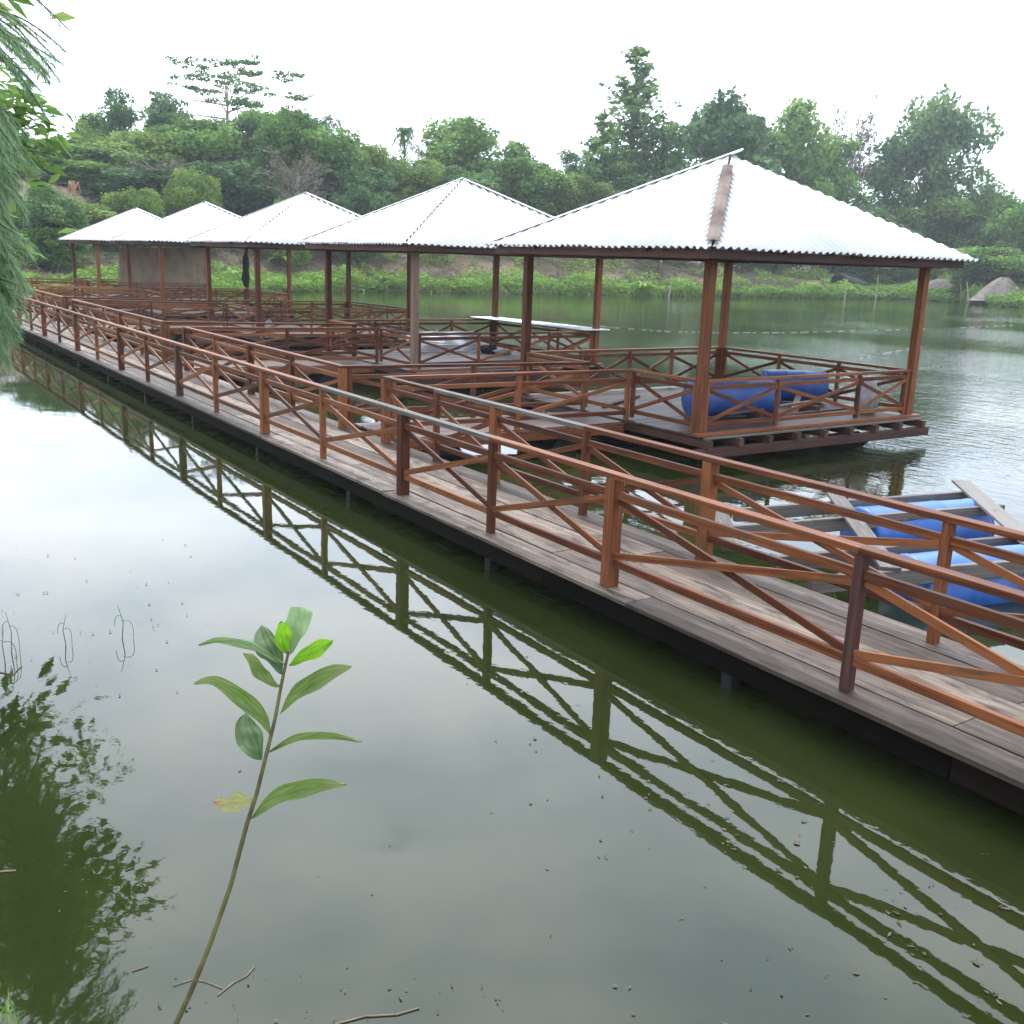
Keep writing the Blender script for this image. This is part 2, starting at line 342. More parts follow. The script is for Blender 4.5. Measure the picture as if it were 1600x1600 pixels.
rr.color_ramp.elements[0].color = (.0115, .0180, .0040, 1); rr.color_ramp.elements[1].color = (.019, .027, .0070, 1); l(mur.outputs['Fac'], rr.inputs[0])
l(rr.outputs[0], b.inputs['Base Color']); b.inputs['Roughness'].default_value = .02; b.inputs['IOR'].default_value = 1.40; b.inputs['Specular IOR Level'].default_value = .5
xs = np.array([-8, 0, 8, 20, 60, 130.]); ys = np.array([-30, -5, 10, 40, 90.])
wm = bpy.data.meshes.new('pond_water'); vs = [(x, y, ZW) for y in ys for x in xs]; k = len(xs)
wm.from_pydata(vs, [], [(j*k+i, j*k+i+1, (j+1)*k+i+1, (j+1)*k+i) for j in range(len(ys)-1) for i in range(k-1)]); wm.materials.append(m)
wo = bpy.data.objects.new('pond_water', wm); COL.objects.link(wo); tag(wo, kind='structure')

# ------------------------------------------------------------ railings
def railing(parent, a, b, posts, zb, zt, off=0, thick=(), dark=(), mat='wood', greys=(), pw=.07, closed=(True, True), second=.17, low=.2, step=None, cap_mat=None):
    """railing from a to b (xy), posts = distances from a; the rails are the part, posts and braces its sub-parts"""
    a = Vector((a[0], a[1], 0)); b = Vector((b[0], b[1], 0)); d = b-a; Ln = d.length; d.normalize(); n = Vector((d.y, -d.x, 0))
    mb = MB(); cuts = [0] + [p for i, p in enumerate(posts) if 0.1 < p < Ln-.1 and i % 2 == 0] + [Ln]
    zt_c = zt-.022
    greymb = None
    for i in range(len(cuts)-1):
        c0, c1 = cuts[i], cuts[i+1]; mid = (c0+c1)/2
        tgt = mb
        if any(g0 <= mid <= g1 for g0, g1 in greys):
            greymb = greymb or MB(); tgt = greymb
        e0 = .035 if i == 0 else -.0015; e1 = .035 if i == len(cuts)-2 else -.0015
        tgt.beam(a+d*(c0-e0)+Vector((0, 0, zt_c)), a+d*(c1+e1)+Vector((0, 0, zt_c)), .092, .044)
    ps = list(posts)
    for i in range(len(ps)-1):
        p0, p1 = ps[i], ps[i+1]
        g = pw/2+.002
        mb.beam(a+d*(p0+g)+Vector((0, 0, zt-second)), a+d*(p1-g)+Vector((0, 0, zt-second)), .04, .062)
        mb.beam(a+d*(p0+g)+Vector((0, 0, zb+low)), a+d*(p1-g)+Vector((0, 0, zb+low)), .042, .062)
    part = mb.build('railing', M[mat], parent)
    if greymb: tag(greymb.build('handrail', M['wood_grey'], part), 'grey weathered handrail section')
    for i, p in enumerate(ps):
        w = .115 if i in thick else pw
        pb = MB(); q = a+d*p
        pb.beam(q+Vector((0, 0, zb+.001)), q+Vector((0, 0, zt-.046)), w, w*.95, up=n)
        pb.build('post', M['joist' if i in dark else mat], part)
    zlo, zhi = zb+low+.045, zt-second-.045
    for i in range(len(ps)-1):
        p0, p1 = ps[i]+pw/2+.003, ps[i+1]-pw/2-.003
        for sgn, (z0, z1) in ((1, (zlo, zhi)), (-1, (zhi, zlo))):
            bb = MB(); j = (random.random()-.5)*.02
            bb.beam(a+d*p0+n*(.0125*sgn)+Vector((0, 0, z0+j)), a+d*p1+n*(.0125*sgn)+Vector((0, 0, z1-j)), .024, .056)
            bb.build('brace', M[mat], part)
    return part

def planks(mb, x0, x1, y0, y1, z0, z1, n, along, seg=4.0, gap=.007, jitter=.03):
    """n boards side by side, cut into lengths"""
    lo, hi = (x0, x1) if along == 'y' else (y0, y1); w = (hi-lo)/n
    s0, s1 = (y0, y1) if along == 'y' else (x0, x1)
    for i in range(n):
        c0, c1 = lo+i*w+gap/2, lo+(i+1)*w-gap/2
        s = s0; first = True
        while s < s1-.01:
            L_ = seg*(random.uniform(.45, 1) if first else random.uniform(.85, 1.1)); e = min(s1, s+L_)
            if s1-e < .6: e = s1
            dz = random.uniform(-.004, .004); ends = random.uniform(-jitter, jitter) if s == s0 else 0
            if along == 'y': mb.box(c0, c1, s+.003-ends, e-.003, z0+dz, z1+dz)
            else: mb.box(s+.003-ends, e-.003, c0, c1, z0+dz, z1+dz)
            s = e; first = False

# ------------------------------------------------------------ walkway
wk = empty('floating_walkway', (5.6, 28, 0), 'long weathered plank walkway on floats with reddish cross-braced railings running away to the far bank', 'walkway')
wk.location = (0, 0, 0)
WX0, WX1, WY0, WY1 = 4.82, 6.36, -1.2, 57.5
mb = MB()
for (c0, c1) in ((4.82, 5.10), (5.106, 5.42), (5.426, 5.73), (5.736, 6.05), (6.056, 6.36)):
    s = WY0+random.uniform(-1, 0)
    while s < WY1:
        e = min(WY1, s+random.uniform(3.4, 4.3)); dz = random.uniform(-.005, .004)
        mb.box(c0+random.uniform(0, .004), c1-.008, s+.002, e-.004, -.034+dz, dz); s = e
mb.build('deck', M['deck'], wk)
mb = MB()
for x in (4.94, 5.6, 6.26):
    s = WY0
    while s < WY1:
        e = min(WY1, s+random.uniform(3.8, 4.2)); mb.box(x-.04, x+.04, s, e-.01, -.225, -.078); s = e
mb.build('stringer', M['wet_shaded'], wk)
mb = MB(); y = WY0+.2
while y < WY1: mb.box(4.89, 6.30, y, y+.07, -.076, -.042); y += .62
mb.build('joist', M['wet_shaded'], wk)
y = 1.0
while y < WY1-1:
    mb = MB(); prof = [(0, .26), (.05, .29), (.45, .29), (.9, .29), (.95, .26)]
    mb.tube([(5.12+t_, y, -.50) for t_, _ in prof], [r_ for _, r_ in prof], n=14); mb.build('float_drum', M['black'], wk, smooth=False)
    mb = MB(); mb.box(4.89, 4.99, y+.35, y+.45, -.42, -.228); mb.build('float_bracket', M['black'], wk)
    mb = MB(); mb.box(6.20, 6.30, y+.35, y+.45, -.42, -.228); mb.build('float_bracket', M['black'], wk)
    y += 3.1
LP = [-.9, 1.35, 3.594, 5.916, 7.69, 9.47, 11.62, 13.68, 15.86, 17.9, 20.03, 22.14, 24.4, 26.6, 28.9, 31.1, 33.3, 35.5, 37.7, 39.9, 42.1, 44.3, 46.5, 48.7, 50.9, 53.1, 55.3, 57.2]
x_l, x_r = 4.98, 6.2
railing(wk, (x_l, LP[0]), (x_l, LP[-1]), [p-LP[0] for p in LP], 0, .92, thick=set(range(1, 28, 2)), dark={2, 9, 14}, greys=((5.9-LP[0]+.01, 11.6-LP[0]-.01),))
BR = [(12.30, 12.03, 13.72, 13.14), (21.65, 20.83, 23.35, 22.1), (33.3, 31.6, 34.9, 33.0), (43.8, 41.3, 45.4, 42.7), (54.0, 51.6, 55.4, 53.0)]
def spaced(a, b, st):
    n = max(1, round((b-a)/st)); return [a+(b-a)*i/n for i in range(n+1)]
rp_ = [-.5, 1.7, 3.82, 6.1, 7.85, 9.54, 10.9, 12.30]
railing(wk, (x_r, rp_[0]), (x_r, rp_[-1]), [p-rp_[0] for p in rp_], 0, .92, thick={1, 3, 5, 7}, greys=((7.9+.5-1.7, 9.4+.5),))
for i in range(4):
    a, b = BR[i][2], BR[i+1][0]; q = [p-a for p in spaced(a, b, 1.9)]
    railing(wk, (x_r, a), (x_r, b), q, 0, .92, thick={0, len(q)-1, 2})
q = [p-BR[4][2] for p in spaced(BR[4][2], 57.2, 1.9)]
railing(wk, (x_r, BR[4][2]), (x_r, 57.2), q, 0, .92)

# ------------------------------------------------------------ side bridges
PX0, PX1 = 10.35, 15.28
ordn = ['nearest', 'second nearest', 'middle', 'second farthest', 'farthest']
for i, (n0, n1, f0, f1) in enumerate(BR):
    br = empty('side_bridge', (0, 0, 0), 'reddish railed plank side bridge joining the walkway to the %s pavilion' % ordn[i], 'bridge', 'side bridges from the walkway to the pavilions')
    mb = MB(); xa, xb = WX1+.01, PX0-.17; n = 5
    for k in range(n):
        ya = n0-.02+(f0-n0+.04)*(k+.5)/n; yb = n1-.02+(f1-n1+.04)*(k+.5)/n
        mb.beam((xa, ya, .03), (xb, yb, .085), (f0-n0+.04)/n*.92, .035)
    mb.build('deck', M['deck_red'], br)
    mb = MB()
    mb.beam((xa, n0-.05, -.05), (xb, n1-.05, .0), .05, .15); mb.beam((xa, f0+.05, -.05), (xb, f1+.05, .0), .05, .15)
    mb.build('stringer', M['wood'], br)
    mb = MB(); mb.tube([(7.4, (n0+f0)/2-.35, -.40), (7.4, (n0+f0)/2+.35, -.40)], .27, n=12); mb.build('float_drum', M['black'], br)
    mb = MB(); mb.tube([(9.2, (n1+f1)/2-.4, -.38), (9.2, (n1+f1)/2+.3, -.38)], .27, n=12); mb.build('float_drum', M['black'], br)
    for (y0, y1) in ((n0, n1), (f0, f1)):
        a = Vector((x_r+.06, y0, 0)); b = Vector((PX0-.03, y1, 0)); Ln = (b-a).length
        railing(br, a, b, [.0+.05, Ln*.5, Ln-.05], .06, .918, low=.18)

# ------------------------------------------------------------ pavilions
ZD = .13
def corr_face(mb, c0, c1, apex, amp=.022, wl=.15, pull=.03):
    """corrugated triangular roof face between eave corners c0, c1 and the apex"""
    c0, c1, ap = Vector(c0), Vector(c1), Vector(apex); e = c1-c0; Ln = e.length; e.normalize()
    s_ap = (ap-c0).dot(e); foot = c0+e*s_ap; up = (ap-foot); slope_len = up.length; up.normalize(); nrm = e.cross(up).normalized()
    if nrm.z < 0: nrm = -nrm
    n = int(Ln/wl*8); prev = None
    for i in range(n+1):
        s = Ln*i/n; s = min(max(s, .005), Ln-.005)
        top = slope_len*(s/s_ap if s < s_ap else (Ln-s)/(Ln-s_ap)) - pull
        top = max(top, .0)
        w = math.sin(2*math.pi*s/wl)*amp
        sheet = int(s/.76); lift = .004*(sheet % 2); lo = -.01-(.035*((sheet*37 % 10)/10))
        a = len(mb.v)
        mb.v.append(c0+e*s+nrm*(w+lift)+up*lo); mb.v.append(c0+e*s+nrm*(w+lift)+up*top)
        if prev is not None: mb.quad((prev, a, a+1, prev+1), [(s, 0), (s, 0), (s, top), (s, top)], .5)
        prev = a
roofs = {}
def pavilion(idx, Y0, opening, label):
    pv = empty('floating_pavilion', (0, 0, 0), label, 'pavilion', 'open pavilions on floats beside the walkway')
    Y1 = Y0+(4.5, 4.5, 4.55, 4.9, 5.4)[idx]; cx, cy = (PX0+PX1)/2, (Y0+Y1)/2
    # deck
    mb = MB(); planks(mb, PX0-.13, PX1+.13, Y0-.02, Y1+.13, ZD-.03, ZD, 16, 'x', seg=3.2, jitter=.02); mb.build('deck', M['deck_red'], pv)
    mb = MB(); mb.box(PX0-.15, PX1+.16, Y0-.155, Y0-.028, ZD-.016, ZD+.026); mb.build('sill_board', M['wood'], pv)
    mb = MB(); mb.box(PX0-.05, PX1+.12, Y0-.24, Y0-.16, ZD-.045, ZD-.02); mb.build('edge_board', M['wood_grey'], pv)
    n = 9
    for k in range(n):
        x = PX0-.05+(PX1-PX0+.1)*k/(n-1); mb = MB(); mb.box(x-.045, x+.045, Y0-.33, Y1+.2, ZD-.165, ZD-.047); mb.build('joist', M['joist'], pv)
    for y in (Y0-.25, cy, Y1+.1):
        mb = MB(); mb.box(PX0-.25, PX1+.25, y-.05, y+.05, ZD-.31, ZD-.168); mb.build('bearer', M['joist'], pv)
    for y in (Y0+.5, Y0+2.2, Y0+3.9):
        for x in (PX0+.5, PX0+2, PX0+3.5):
            mb = MB(); mb.tube([(x, y, -.46), (x+.06, y, -.46), (x+.84, y, -.46), (x+.9, y, -.46)], [.24, .28, .28, .24], n=12); mb.build('float_drum', M['black'], pv)
    # posts and beams
    for (x, y) in ((PX0, Y0), (PX1, Y0), (PX0, Y1), (PX1, Y1)):
        mb = MB(); mb.box(x-.068, x+.068, y-.068, y+.068, ZD+.001, 2.60); 
        post = mb.build('roof_post', M['wood'], pv)
        if idx == 1 and (x, y) == (PX0, Y0): post.data.materials[0] = M['wood_pale']; tag(post, 'faded grey-brown corner post')
    zb0, zb1 = 2.6, 2.73
    mb = MB()
    for y in (Y0, Y1): mb.box(PX0-.42, PX1+.42, y-.04, y+.04, zb0+.002, zb1)
    for x in (PX0, PX1): mb.box(x-.038, x+.038, Y0+.042, Y1-.042, zb0+.002, zb1)
    mb.build('roof_beam', M['joist'], pv)  # darker timber chosen so its colour carries the shade under the roof
    OV = .55; ez, pz = 2.765, 4.33; ex0, ex1, ey0, ey1 = PX0-OV, PX1+OV, Y0-OV, Y1+OV
    ap = Vector((cx, cy, pz))
    mb = MB(); q = .13
    mb.box(ex0+q, ex1-q, ey0+q, ey0+q+.03, ez-.15, ez-.03); mb.box(ex0+q, ex1-q, ey1-q-.03, ey1-q, ez-.15, ez-.03)
    mb.box(ex0+q, ex0+q+.03, ey0+q+.032, ey1-q-.032, ez-.15, ez-.03); mb.box(ex1-q-.03, ex1-q, ey0+q+.032, ey1-q-.032, ez-.15, ez-.03)
    mb.build('fascia', M['joist'], pv)  # shade below the eave painted in by using the darker timber
    mb = MB(); C = [Vector((ex0, ey0, ez)), Vector((ex1, ey0, ez)), Vector((ex1, ey1, ez)), Vector((ex0, ey1, ez))]
    for c in C: mb.beam(c+(ap-c)*.05-Vector((0, 0, .09)), ap-Vector((0, 0, .10)), .05, .09)
    for k in range(4):
        c0, c1 = C[k], C[(k+1) % 4]
        for t_ in (.25, .5, .75):
            e = c0.lerp(c1, t_); fr = 1-abs(t_-.5)*2; inn = e.lerp(Vector((cx, cy, pz)), 1) ; 
            mid = c0.lerp(c1, .5); top = mid.lerp(ap, fr*.97) + (e-mid)*1.0
            mb.beam(e+(top-e)*.04-Vector((0, 0, .075)), top-Vector((0, 0, .085)), .04, .07)
    mb.build('rafter', M['joist'], pv)
    mb = MB()
    for k in range(4): corr_face(mb, C[k], C[(k+1) % 4], ap)
    rf = mb.build('roof', M['zinc'], pv, smooth=True)
    sm = rf.modifiers.new('thickness', 'SOLIDIFY'); sm.thickness = .003; sm.offset = 0
    # ridge caps: folded strips over the hips that carry them
    def cap(c, t0, t1, w, mat, lift=.032, label=None, extra=0):
        mb = MB(); d = (ap-c).normalized(); sd_ = d.cross(Vector((0, 0, 1))).normalized()
        a = c+(ap-c)*t0; b_ = c+(ap-c)*t1+d*extra; up_ = sd_.cross(d)
        if up_.z < 0: up_ = -up_
        for sg in (1, -1):
            mb.beam(a+sd_*(sg*w/2)+up_*(lift-w*.10), b_+sd_*(sg*w/2)+up_*(lift-w*.10), w*1.03, .006, up=(up_+sd_*sg*.22), tone=.5, bev=.001)
        o = mb.build('ridge_cap', mat, rf)
        if label: tag(o, label)
    cap(C[3], .02, 1.0, .11, M['zinc'], extra=.22 if idx == 0 else .02)
    if idx: cap(C[1], .02, .99, .10, M['zinc'])
    cap(C[2], .02, .99, .11, M['zinc'])
    if idx == 0: cap(C[0], .02, .82, .085, M['cap'], lift=.068, label='stained brownish ridge cap on the near hip')
    # railings
    zt = .92
    def rl(a, b, fr):
        Ln = math.hypot(b[0]-a[0], b[1]-a[1]); railing(pv, a, b, [Ln*f for f in fr], ZD+.03, zt, second=.12, low=.10, pw=.06)
    rl((PX0+.10, Y0), (PX1-.10, Y0), (0.004, .322, .73, .996))
    rl((PX1, Y0+.10), (PX1, Y1-.10), (0.004, .33, .66, .996))
    rl((PX1-.10, Y1), (PX0+.10, Y1), (0.004, .27, .5, .75, .996))
    rl((PX0, Y0+.10), (PX0, opening[0]-.04), (0.004, .997))
    if Y1-.10-opening[1]-.04 > .9: rl((PX0, opening[1]+.04), (PX0, Y1-.10), (0.004, .996))
    return pv
PV = [(10.5, (12.03, 13.14), 'large nearest open pavilion with a white corrugated pyramid roof, blue drums on its deck'),
      (19.2, (20.83, 22.1), 'second nearest open pavilion, white pyramid roof, loose zinc sheets on its railing'),
      (28.7, (31.6, 33.0), 'middle open pavilion, white pyramid roof, dark jacket hanging near its back post'),
      (38.8, (41.3, 42.7), 'fourth open pavilion from the camera, white pyramid roof, tarpaulin screen at its back'),
      (49.3, (51.6, 53.0), 'farthest and smallest-looking open pavilion, white pyramid roof, by the left bank')]
for i, (y, op, lb) in enumerate(PV): pavilion(i, y, op, lb)

# ------------------------------------------------------------ drums, raft and loose things
def drum(name, a, b, rad, mat, parent=None, label=None, group=None):
    a = Vector(a); b = Vector(b); d = b-a; mb = MB()
    pr = [(0, .90), (.012, .97), (.03, 1.0), (.05, .975), (.3, .99), (.33, 1.0), (.345, 1.012), (.36, 1.0), (.64, 1.0), (.655, 1.012), (.67, 1.0), (.70, .99), (.95, .975), (.97, 1.0), (.988, .97), (1, .90)]
    mb.tube([a+d*t_ for t_, _ in pr], [rad*s_ for _, s_ in pr], n=28)
    o = mb.build(name, mat, parent, smooth=True)
    lid = MB(); dn = d.normalized()
    lid.tube([b-dn*.012, b+dn*.012], rad*.97, n=28); lid.build('lid', mat, o)
    bung = MB(); sx = dn.cross(Vector((0, 0, 1))).normalized()
    bung.tube([b+dn*.012+sx*rad*.5, b+dn*.035+sx*rad*.5], .035, n=12); bung.build('bung', M['black'], o)
    if label: tag(o, label, 'drum', group)
    return o
drum('plastic_drum', at_z(1078, 624, ZD+.30), at_z(1203, 621, ZD+.30), .29, M['blue_dark'], label='dull blue plastic drum lying behind the near corner post of the nearest pavilion', group='blue drums stored in the nearest pavilion')
drum('plastic_drum', at_z(1192, 601, ZD+.30), at_z(1286, 604, ZD+.30), .29, M['blue_dark'], label='blue plastic drum lying mid deck in the nearest pavilion with grey scuffs', group='blue drums stored in the nearest pavilion')
rails_w = [((11.7, 11.25, ZD+.12), (14.3, 11.45, ZD+.20), 'long grey plank lying in front of the blue drums'),
           ((13.3, 11.3, ZD+.03), (15.0, 12.6, ZD+.22), 'weathered plank slanting up beside the white sack'),
           ((12.6, 11.1, ZD+.05), (14.9, 11.25, ZD+.06), 'dark plank flat on the deck behind the front railing'),
           ((10.75, 13.2, ZD+.03), (12.2, 14.0, ZD+.03), 'thin brown lath on the deck near the pavilion entrance')]
for a, b, lb in rails_w:
    mb = MB(); mb.beam(a, b, .10, .035); tag(mb.build('loose_plank', M['wood_pale'] if 'grey' in lb or 'weath' in lb else M['joist']), lb, 'plank', 'loose planks on the nearest pavilion deck')
mb = MB(); mb.box(12.3, 12.42, 11.1, 11.4, ZD+.001, ZD+.10)
tag(mb.build('timber_block', M['joist']), 'small rough timber block under the left part of the long grey plank', 'timber')
mb = MB(); mb.box(13.75, 13.87, 11.2, 11.55, ZD+.001, ZD+.14)
tag(mb.build('timber_block', M['joist']), 'taller rough timber block under the right end of the long grey plank', 'timber')
def blob(name, loc, sx, sy, sz, mat, label, cat, seed=1, pinch=0.0):
    import bmesh
    bmm = bmesh.new(); bmesh.ops.create_icosphere(bmm, subdivisions=4, radius=1)
    rs = np.random.RandomState(seed); dirs = rs.randn(14, 3); dirs /= np.linalg.norm(dirs, axis=1)[:, None]
    for v in bmm.verts:
        p = np.array(v.co); f = 1+sum(.07*math.sin(6*float(p@dd)+k) for k, dd in enumerate(dirs))*.5
        z = v.co.z; w = 1-pinch*max(0, z)**1.5
        v.co = Vector((p[0]*f*sx*w, p[1]*f*sy*w, (max(z, -.75)+.75)/1.75*2*sz*.5*f**.3 if True else 0))
    m_ = bpy.data.meshes.new(name); bmm.to_mesh(m_); bmm.free(); m_.polygons.foreach_set('use_smooth', [True]*len(m_.polygons)); m_.materials.append(mat)
    o = bpy.data.objects.new(name, m_); COL.objects.link(o); o.location = loc; tag(o, label, cat); return o
blob('plastic_sack', (14.92, 11.05, ZD), .19, .16, .62, M['bag'], 'crumpled white plastic sack standing at the right post of the nearest pavilion', 'sack', 3, .35)
blob('plastic_bag', (10.75, 28.95, ZD+.0), .18, .16, .45, M['bag'], 'small white plastic bag beside the front post of the middle pavilion', 'bag', 5, .45)
blob('cloth_bundle', (14.2, 22.3, ZD), .22, .2, .22, M['cloth'], 'small black bundle beside the stacked zinc sheets', 'bundle', 6, .3)
blob('plastic_bag', (14.45, 22.0, ZD), .26, .18, .14, M['bag'], 'flattened white bag on the deck of the second pavilion by the black bundle', 'bag', 8, .2)
# jacket hanging on the middle pavilion's back post
mb = MB(); jx, jy = PX1-.10, 43.52
pr = [(2.5, .02, .02), (2.42, .04, .03), (2.25, .13, .07), (2.0, .15, .08), (1.7, .13, .09), (1.35, .19, .08), (1.2, .15, .06), (1.02, .09, .04), (1.0, .01, .01)]
n = 12; base = 0
for (z, a, b_) in pr:
    for j in range(n):
        an = 2*math.pi*j/n; mb.v.append(Vector((jx+a*math.cos(an)*(1+.12*math.sin(3*an+z*4)), jy+b_*math.sin(an), z)))
for k in range(len(pr)-1):
    for j in range(n): mb.quad((k*n+j, k*n+(j+1) % n, (k+1)*n+(j+1) % n, (k+1)*n+j), [(0, 0)]*4, .5)
tag(mb.build('hanging_jacket', M['cloth'], None, True), 'dark jacket hanging from a back post under the pavilion roofs', 'jacket')
# tarpaulin screen on the fourth pavilion's left-back side
def sheet_grid(name, p00, p10, p01, p11, mat, label, cat, nu=40, nv=20, wave=.03, group=None):
    mb = MB(); p00, p10, p01, p11 = map(Vector, (p00, p10, p01, p11)); nrm = (p10-p00).cross(p01-p00).normalized()
    for j in range(nv+1):
        for i in range(nu+1):
            u_, v_ = i/nu, j/nv; p = p00.lerp(p10, u_).lerp(p01.lerp(p11, u_), v_)
            mb.v.append(p+nrm*(wave*(math.sin(u_*23+v_*2)*.5+math.sin(u_*9+1+v_*4)*.8+math.sin(v_*7+u_*3)*.4)))
    for j in range(nv):
        for i in range(nu): mb.quad((j*(nu+1)+i, j*(nu+1)+i+1, (j+1)*(nu+1)+i+1, (j+1)*(nu+1)+i), [(i/nu, j/nv)]*4, .5)
    o = mb.build(name, mat, None, True); sm = o.modifiers.new('thickness', 'SOLIDIFY'); sm.thickness = .004
    return tag(o, label, cat, group)
ya = 50.6
sheet_grid('tarpaulin_screen', (12.35, 54.5, .5), (PX1-.02, 49.42, .5), (12.45, 54.5, 2.42), (PX1-.02, 49.42, 2.62), M['tarp'],
           'beige tarpaulin screen hung between posts under the far pavilion roofs', 'tarpaulin')
# corrugated sheets in the second pavilion
def corr_sheet(mb, a, b, c, wl=.09, amp=.014, thick=.003):
    """a->b across the corrugation, a->c along it"""
    a, b, c = Vector(a), Vector(b), Vector(c); e = b-a; Ln = e.length; e.normalize(); g = c-a; nr = e.cross(g).normalized()
    if nr.z < 0: nr = -nr
    n = int(Ln/wl*8); prev = None
    for i in range(n+1):
        s = Ln*i/n; w = nr*(math.sin(2*math.pi*s/wl)*amp); k = len(mb.v)
        mb.v += [a+e*s+w, a+e*s+g+w]
        if prev is not None: mb.quad((prev, k, k+1, prev+1), [(0, 0)]*4, .5)
        prev = k
mb = MB(); A_ = at_z(712, 491, .99); 
corr_sheet(mb, (13.30, 18.95, .955), (15.9, 18.75, .975), (14.1, 23.9, .955)) if False else None
def zsheet(p, q, w): 
    d = (Vector(q)-Vector(p)).normalized(); s_ = Vector((d.y, -d.x, 0)).normalized()*w
    mb = MB(); corr_sheet(mb, p, Vector(p)+s_, q); return mb
mb = zsheet((14.6, 23.9, .955), (14.75, 19.0, .955), -.82)
o = mb.build('zinc_sheet', M['zinc_new'], None, True); tag(o, 'single long corrugated zinc sheet laid across the railings of the second pavilion', 'metal sheet')
sm = o.modifiers.new('thickness', 'SOLIDIFY'); sm.thickness = .004
mb = MB()
for k in range(5):
    y0 = 22.95+.03*k; z0 = ZD+.03+.035*k
    corr_sheet(mb, (12.35+.04*k, y0-.30, z0), (12.3+.03*k, y0+.42, z0+.30), (14.35+.04*k, y0-.32, z0), wl=.09, amp=.016)
o = mb.build('zinc_sheet_stack', M['zinc_new'], None, True); tag(o, 'stack of shiny corrugated zinc sheets leaning at the back of the second pavilion deck', 'metal sheets')
sm = o.modifiers.new('thickness', 'SOLIDIFY'); sm.thickness = .004

# drum raft to the right of the walkway
raft = empty('drum_raft', (0, 0, 0), 'unfinished raft of grey planks over bright blue drums floating right of the walkway', 'raft')
def line(p, q, w, h, z, name, mat, e0=0, e1=0):
    p = Vector((*p, z)); q = Vector((*q, z)); d = (q-p).normalized(); mb = MB(); mb.beam(p-d*e0, q+d*e1, w, h); mb.build(name, M[mat], raft)
zt_ = .08
line((7.94, 7.06), (11.0, 6.46), .06, .14, .0, 'long_beam', 'wood_grey', .3, .0)
line((7.1, 6.62), (10.45, 5.92), .06, .14, .0, 'long_beam', 'wood_grey', .1, .1)
line((6.75, 5.66), (9.47, 5.04), .06, .14, .0, 'long_beam', 'wood_grey', .1, .6)
line((6.45, 5.12), (8.75, 4.52), .06, .14, .0, 'long_beam', 'wood_grey', .0, 1.0)
line((7.42, 7.15), (6.42, 5.97), .17, .03, .088, 'cross_plank', 'wood_grey', .1, .0)
line((9.15, 7.07), (7.27, 4.98), .17, .03, .088, 'cross_plank', 'wood_grey', .05, .1)
line((11.14, 6.79), (8.75, 4.37), .20, .03, .088, 'cross_plank', 'wood_grey', .05, .1)
drum('drum', (8.85, 6.47, -.225), (10.42, 6.15, -.225), .32, M['blue'], raft)
drum('drum', (7.7, 5.09, -.225), (9.15, 4.74, -.225), .32, M['blue'], raft)
drum('drum', (9.25, 4.71, -.225), (10.7, 4.36, -.225), .32, M['blue'], raft)

# stakes, float line
stk = [(1045, 463, 433, 'lone pale stake in the far water between the two nearest pavilions'), (1368, 467, 430, 'leaning pale stake in the water left of the sand heaps'), (1390, 467, 452, 'short pale stake between two taller ones near the far right bank'),
       (1320, 467, 446, 'short stake at the grassy far bank right of the nearest pavilion post'), (1502, 472, 434, 'upright stake standing in front of the sand heaps'), (1513, 474, 440, 'tilted stake in the water at the right sand heap'), (1550, 472, 430, 'stake before the right sand heap near the photo edge'), (1583, 474, 434, 'rightmost slanted stake at the photo edge')]
for (u, vb, vt, lb) in stk:
    a = at_z(u, vb, ZW); dist = math.hypot(a.x, a.y)
    b = at_d(u+random.uniform(-4, 6), vt, dist); mb = MB()
    mb.tube([(a.x, a.y, ZW-.5), (a.x, a.y, ZW), a.lerp(b, .5)+Vector((.05, 0, 0)), b], [.08, .08, .07, .05], n=7)
    tag(mb.build('wooden_stake', M['stake']), lb, 'stake', 'stakes in the far water')
def float_line(pix, n, label, w, fill):
    P_ = [at_z(u, v, ZW+.006) for u, v in pix]; mb = MB(); mb.tube(P_, .003, n=4)
    ro = mb.build('float_line', M['cord']); tag(ro, label, 'float line')
    for i in range(len(P_)-1):
        for k in range(n):
            if random.random() < fill:
                a = P_[i].lerp(P_[i+1], k/n); b = P_[i].lerp(P_[i+1], (k+random.uniform(.3, .8))/n); m2 = MB(); m2.beam(a, b, w, w*.5); m2.build('float', M['rope'], ro)
float_line(((925, 508), (960, 512), (1050, 518), (1130, 519.5), (1250, 519), (1400, 515), (1500, 512), (1600, 507), (1650, 505)), 8, 'long white float line stretched across the open water behind the pavilions', .028, .75)
float_line(((1330, 562), (1380, 552), (1450, 540)), 4, 'short white float line in the water behind the right post of the nearest pavilion', .02, .8)

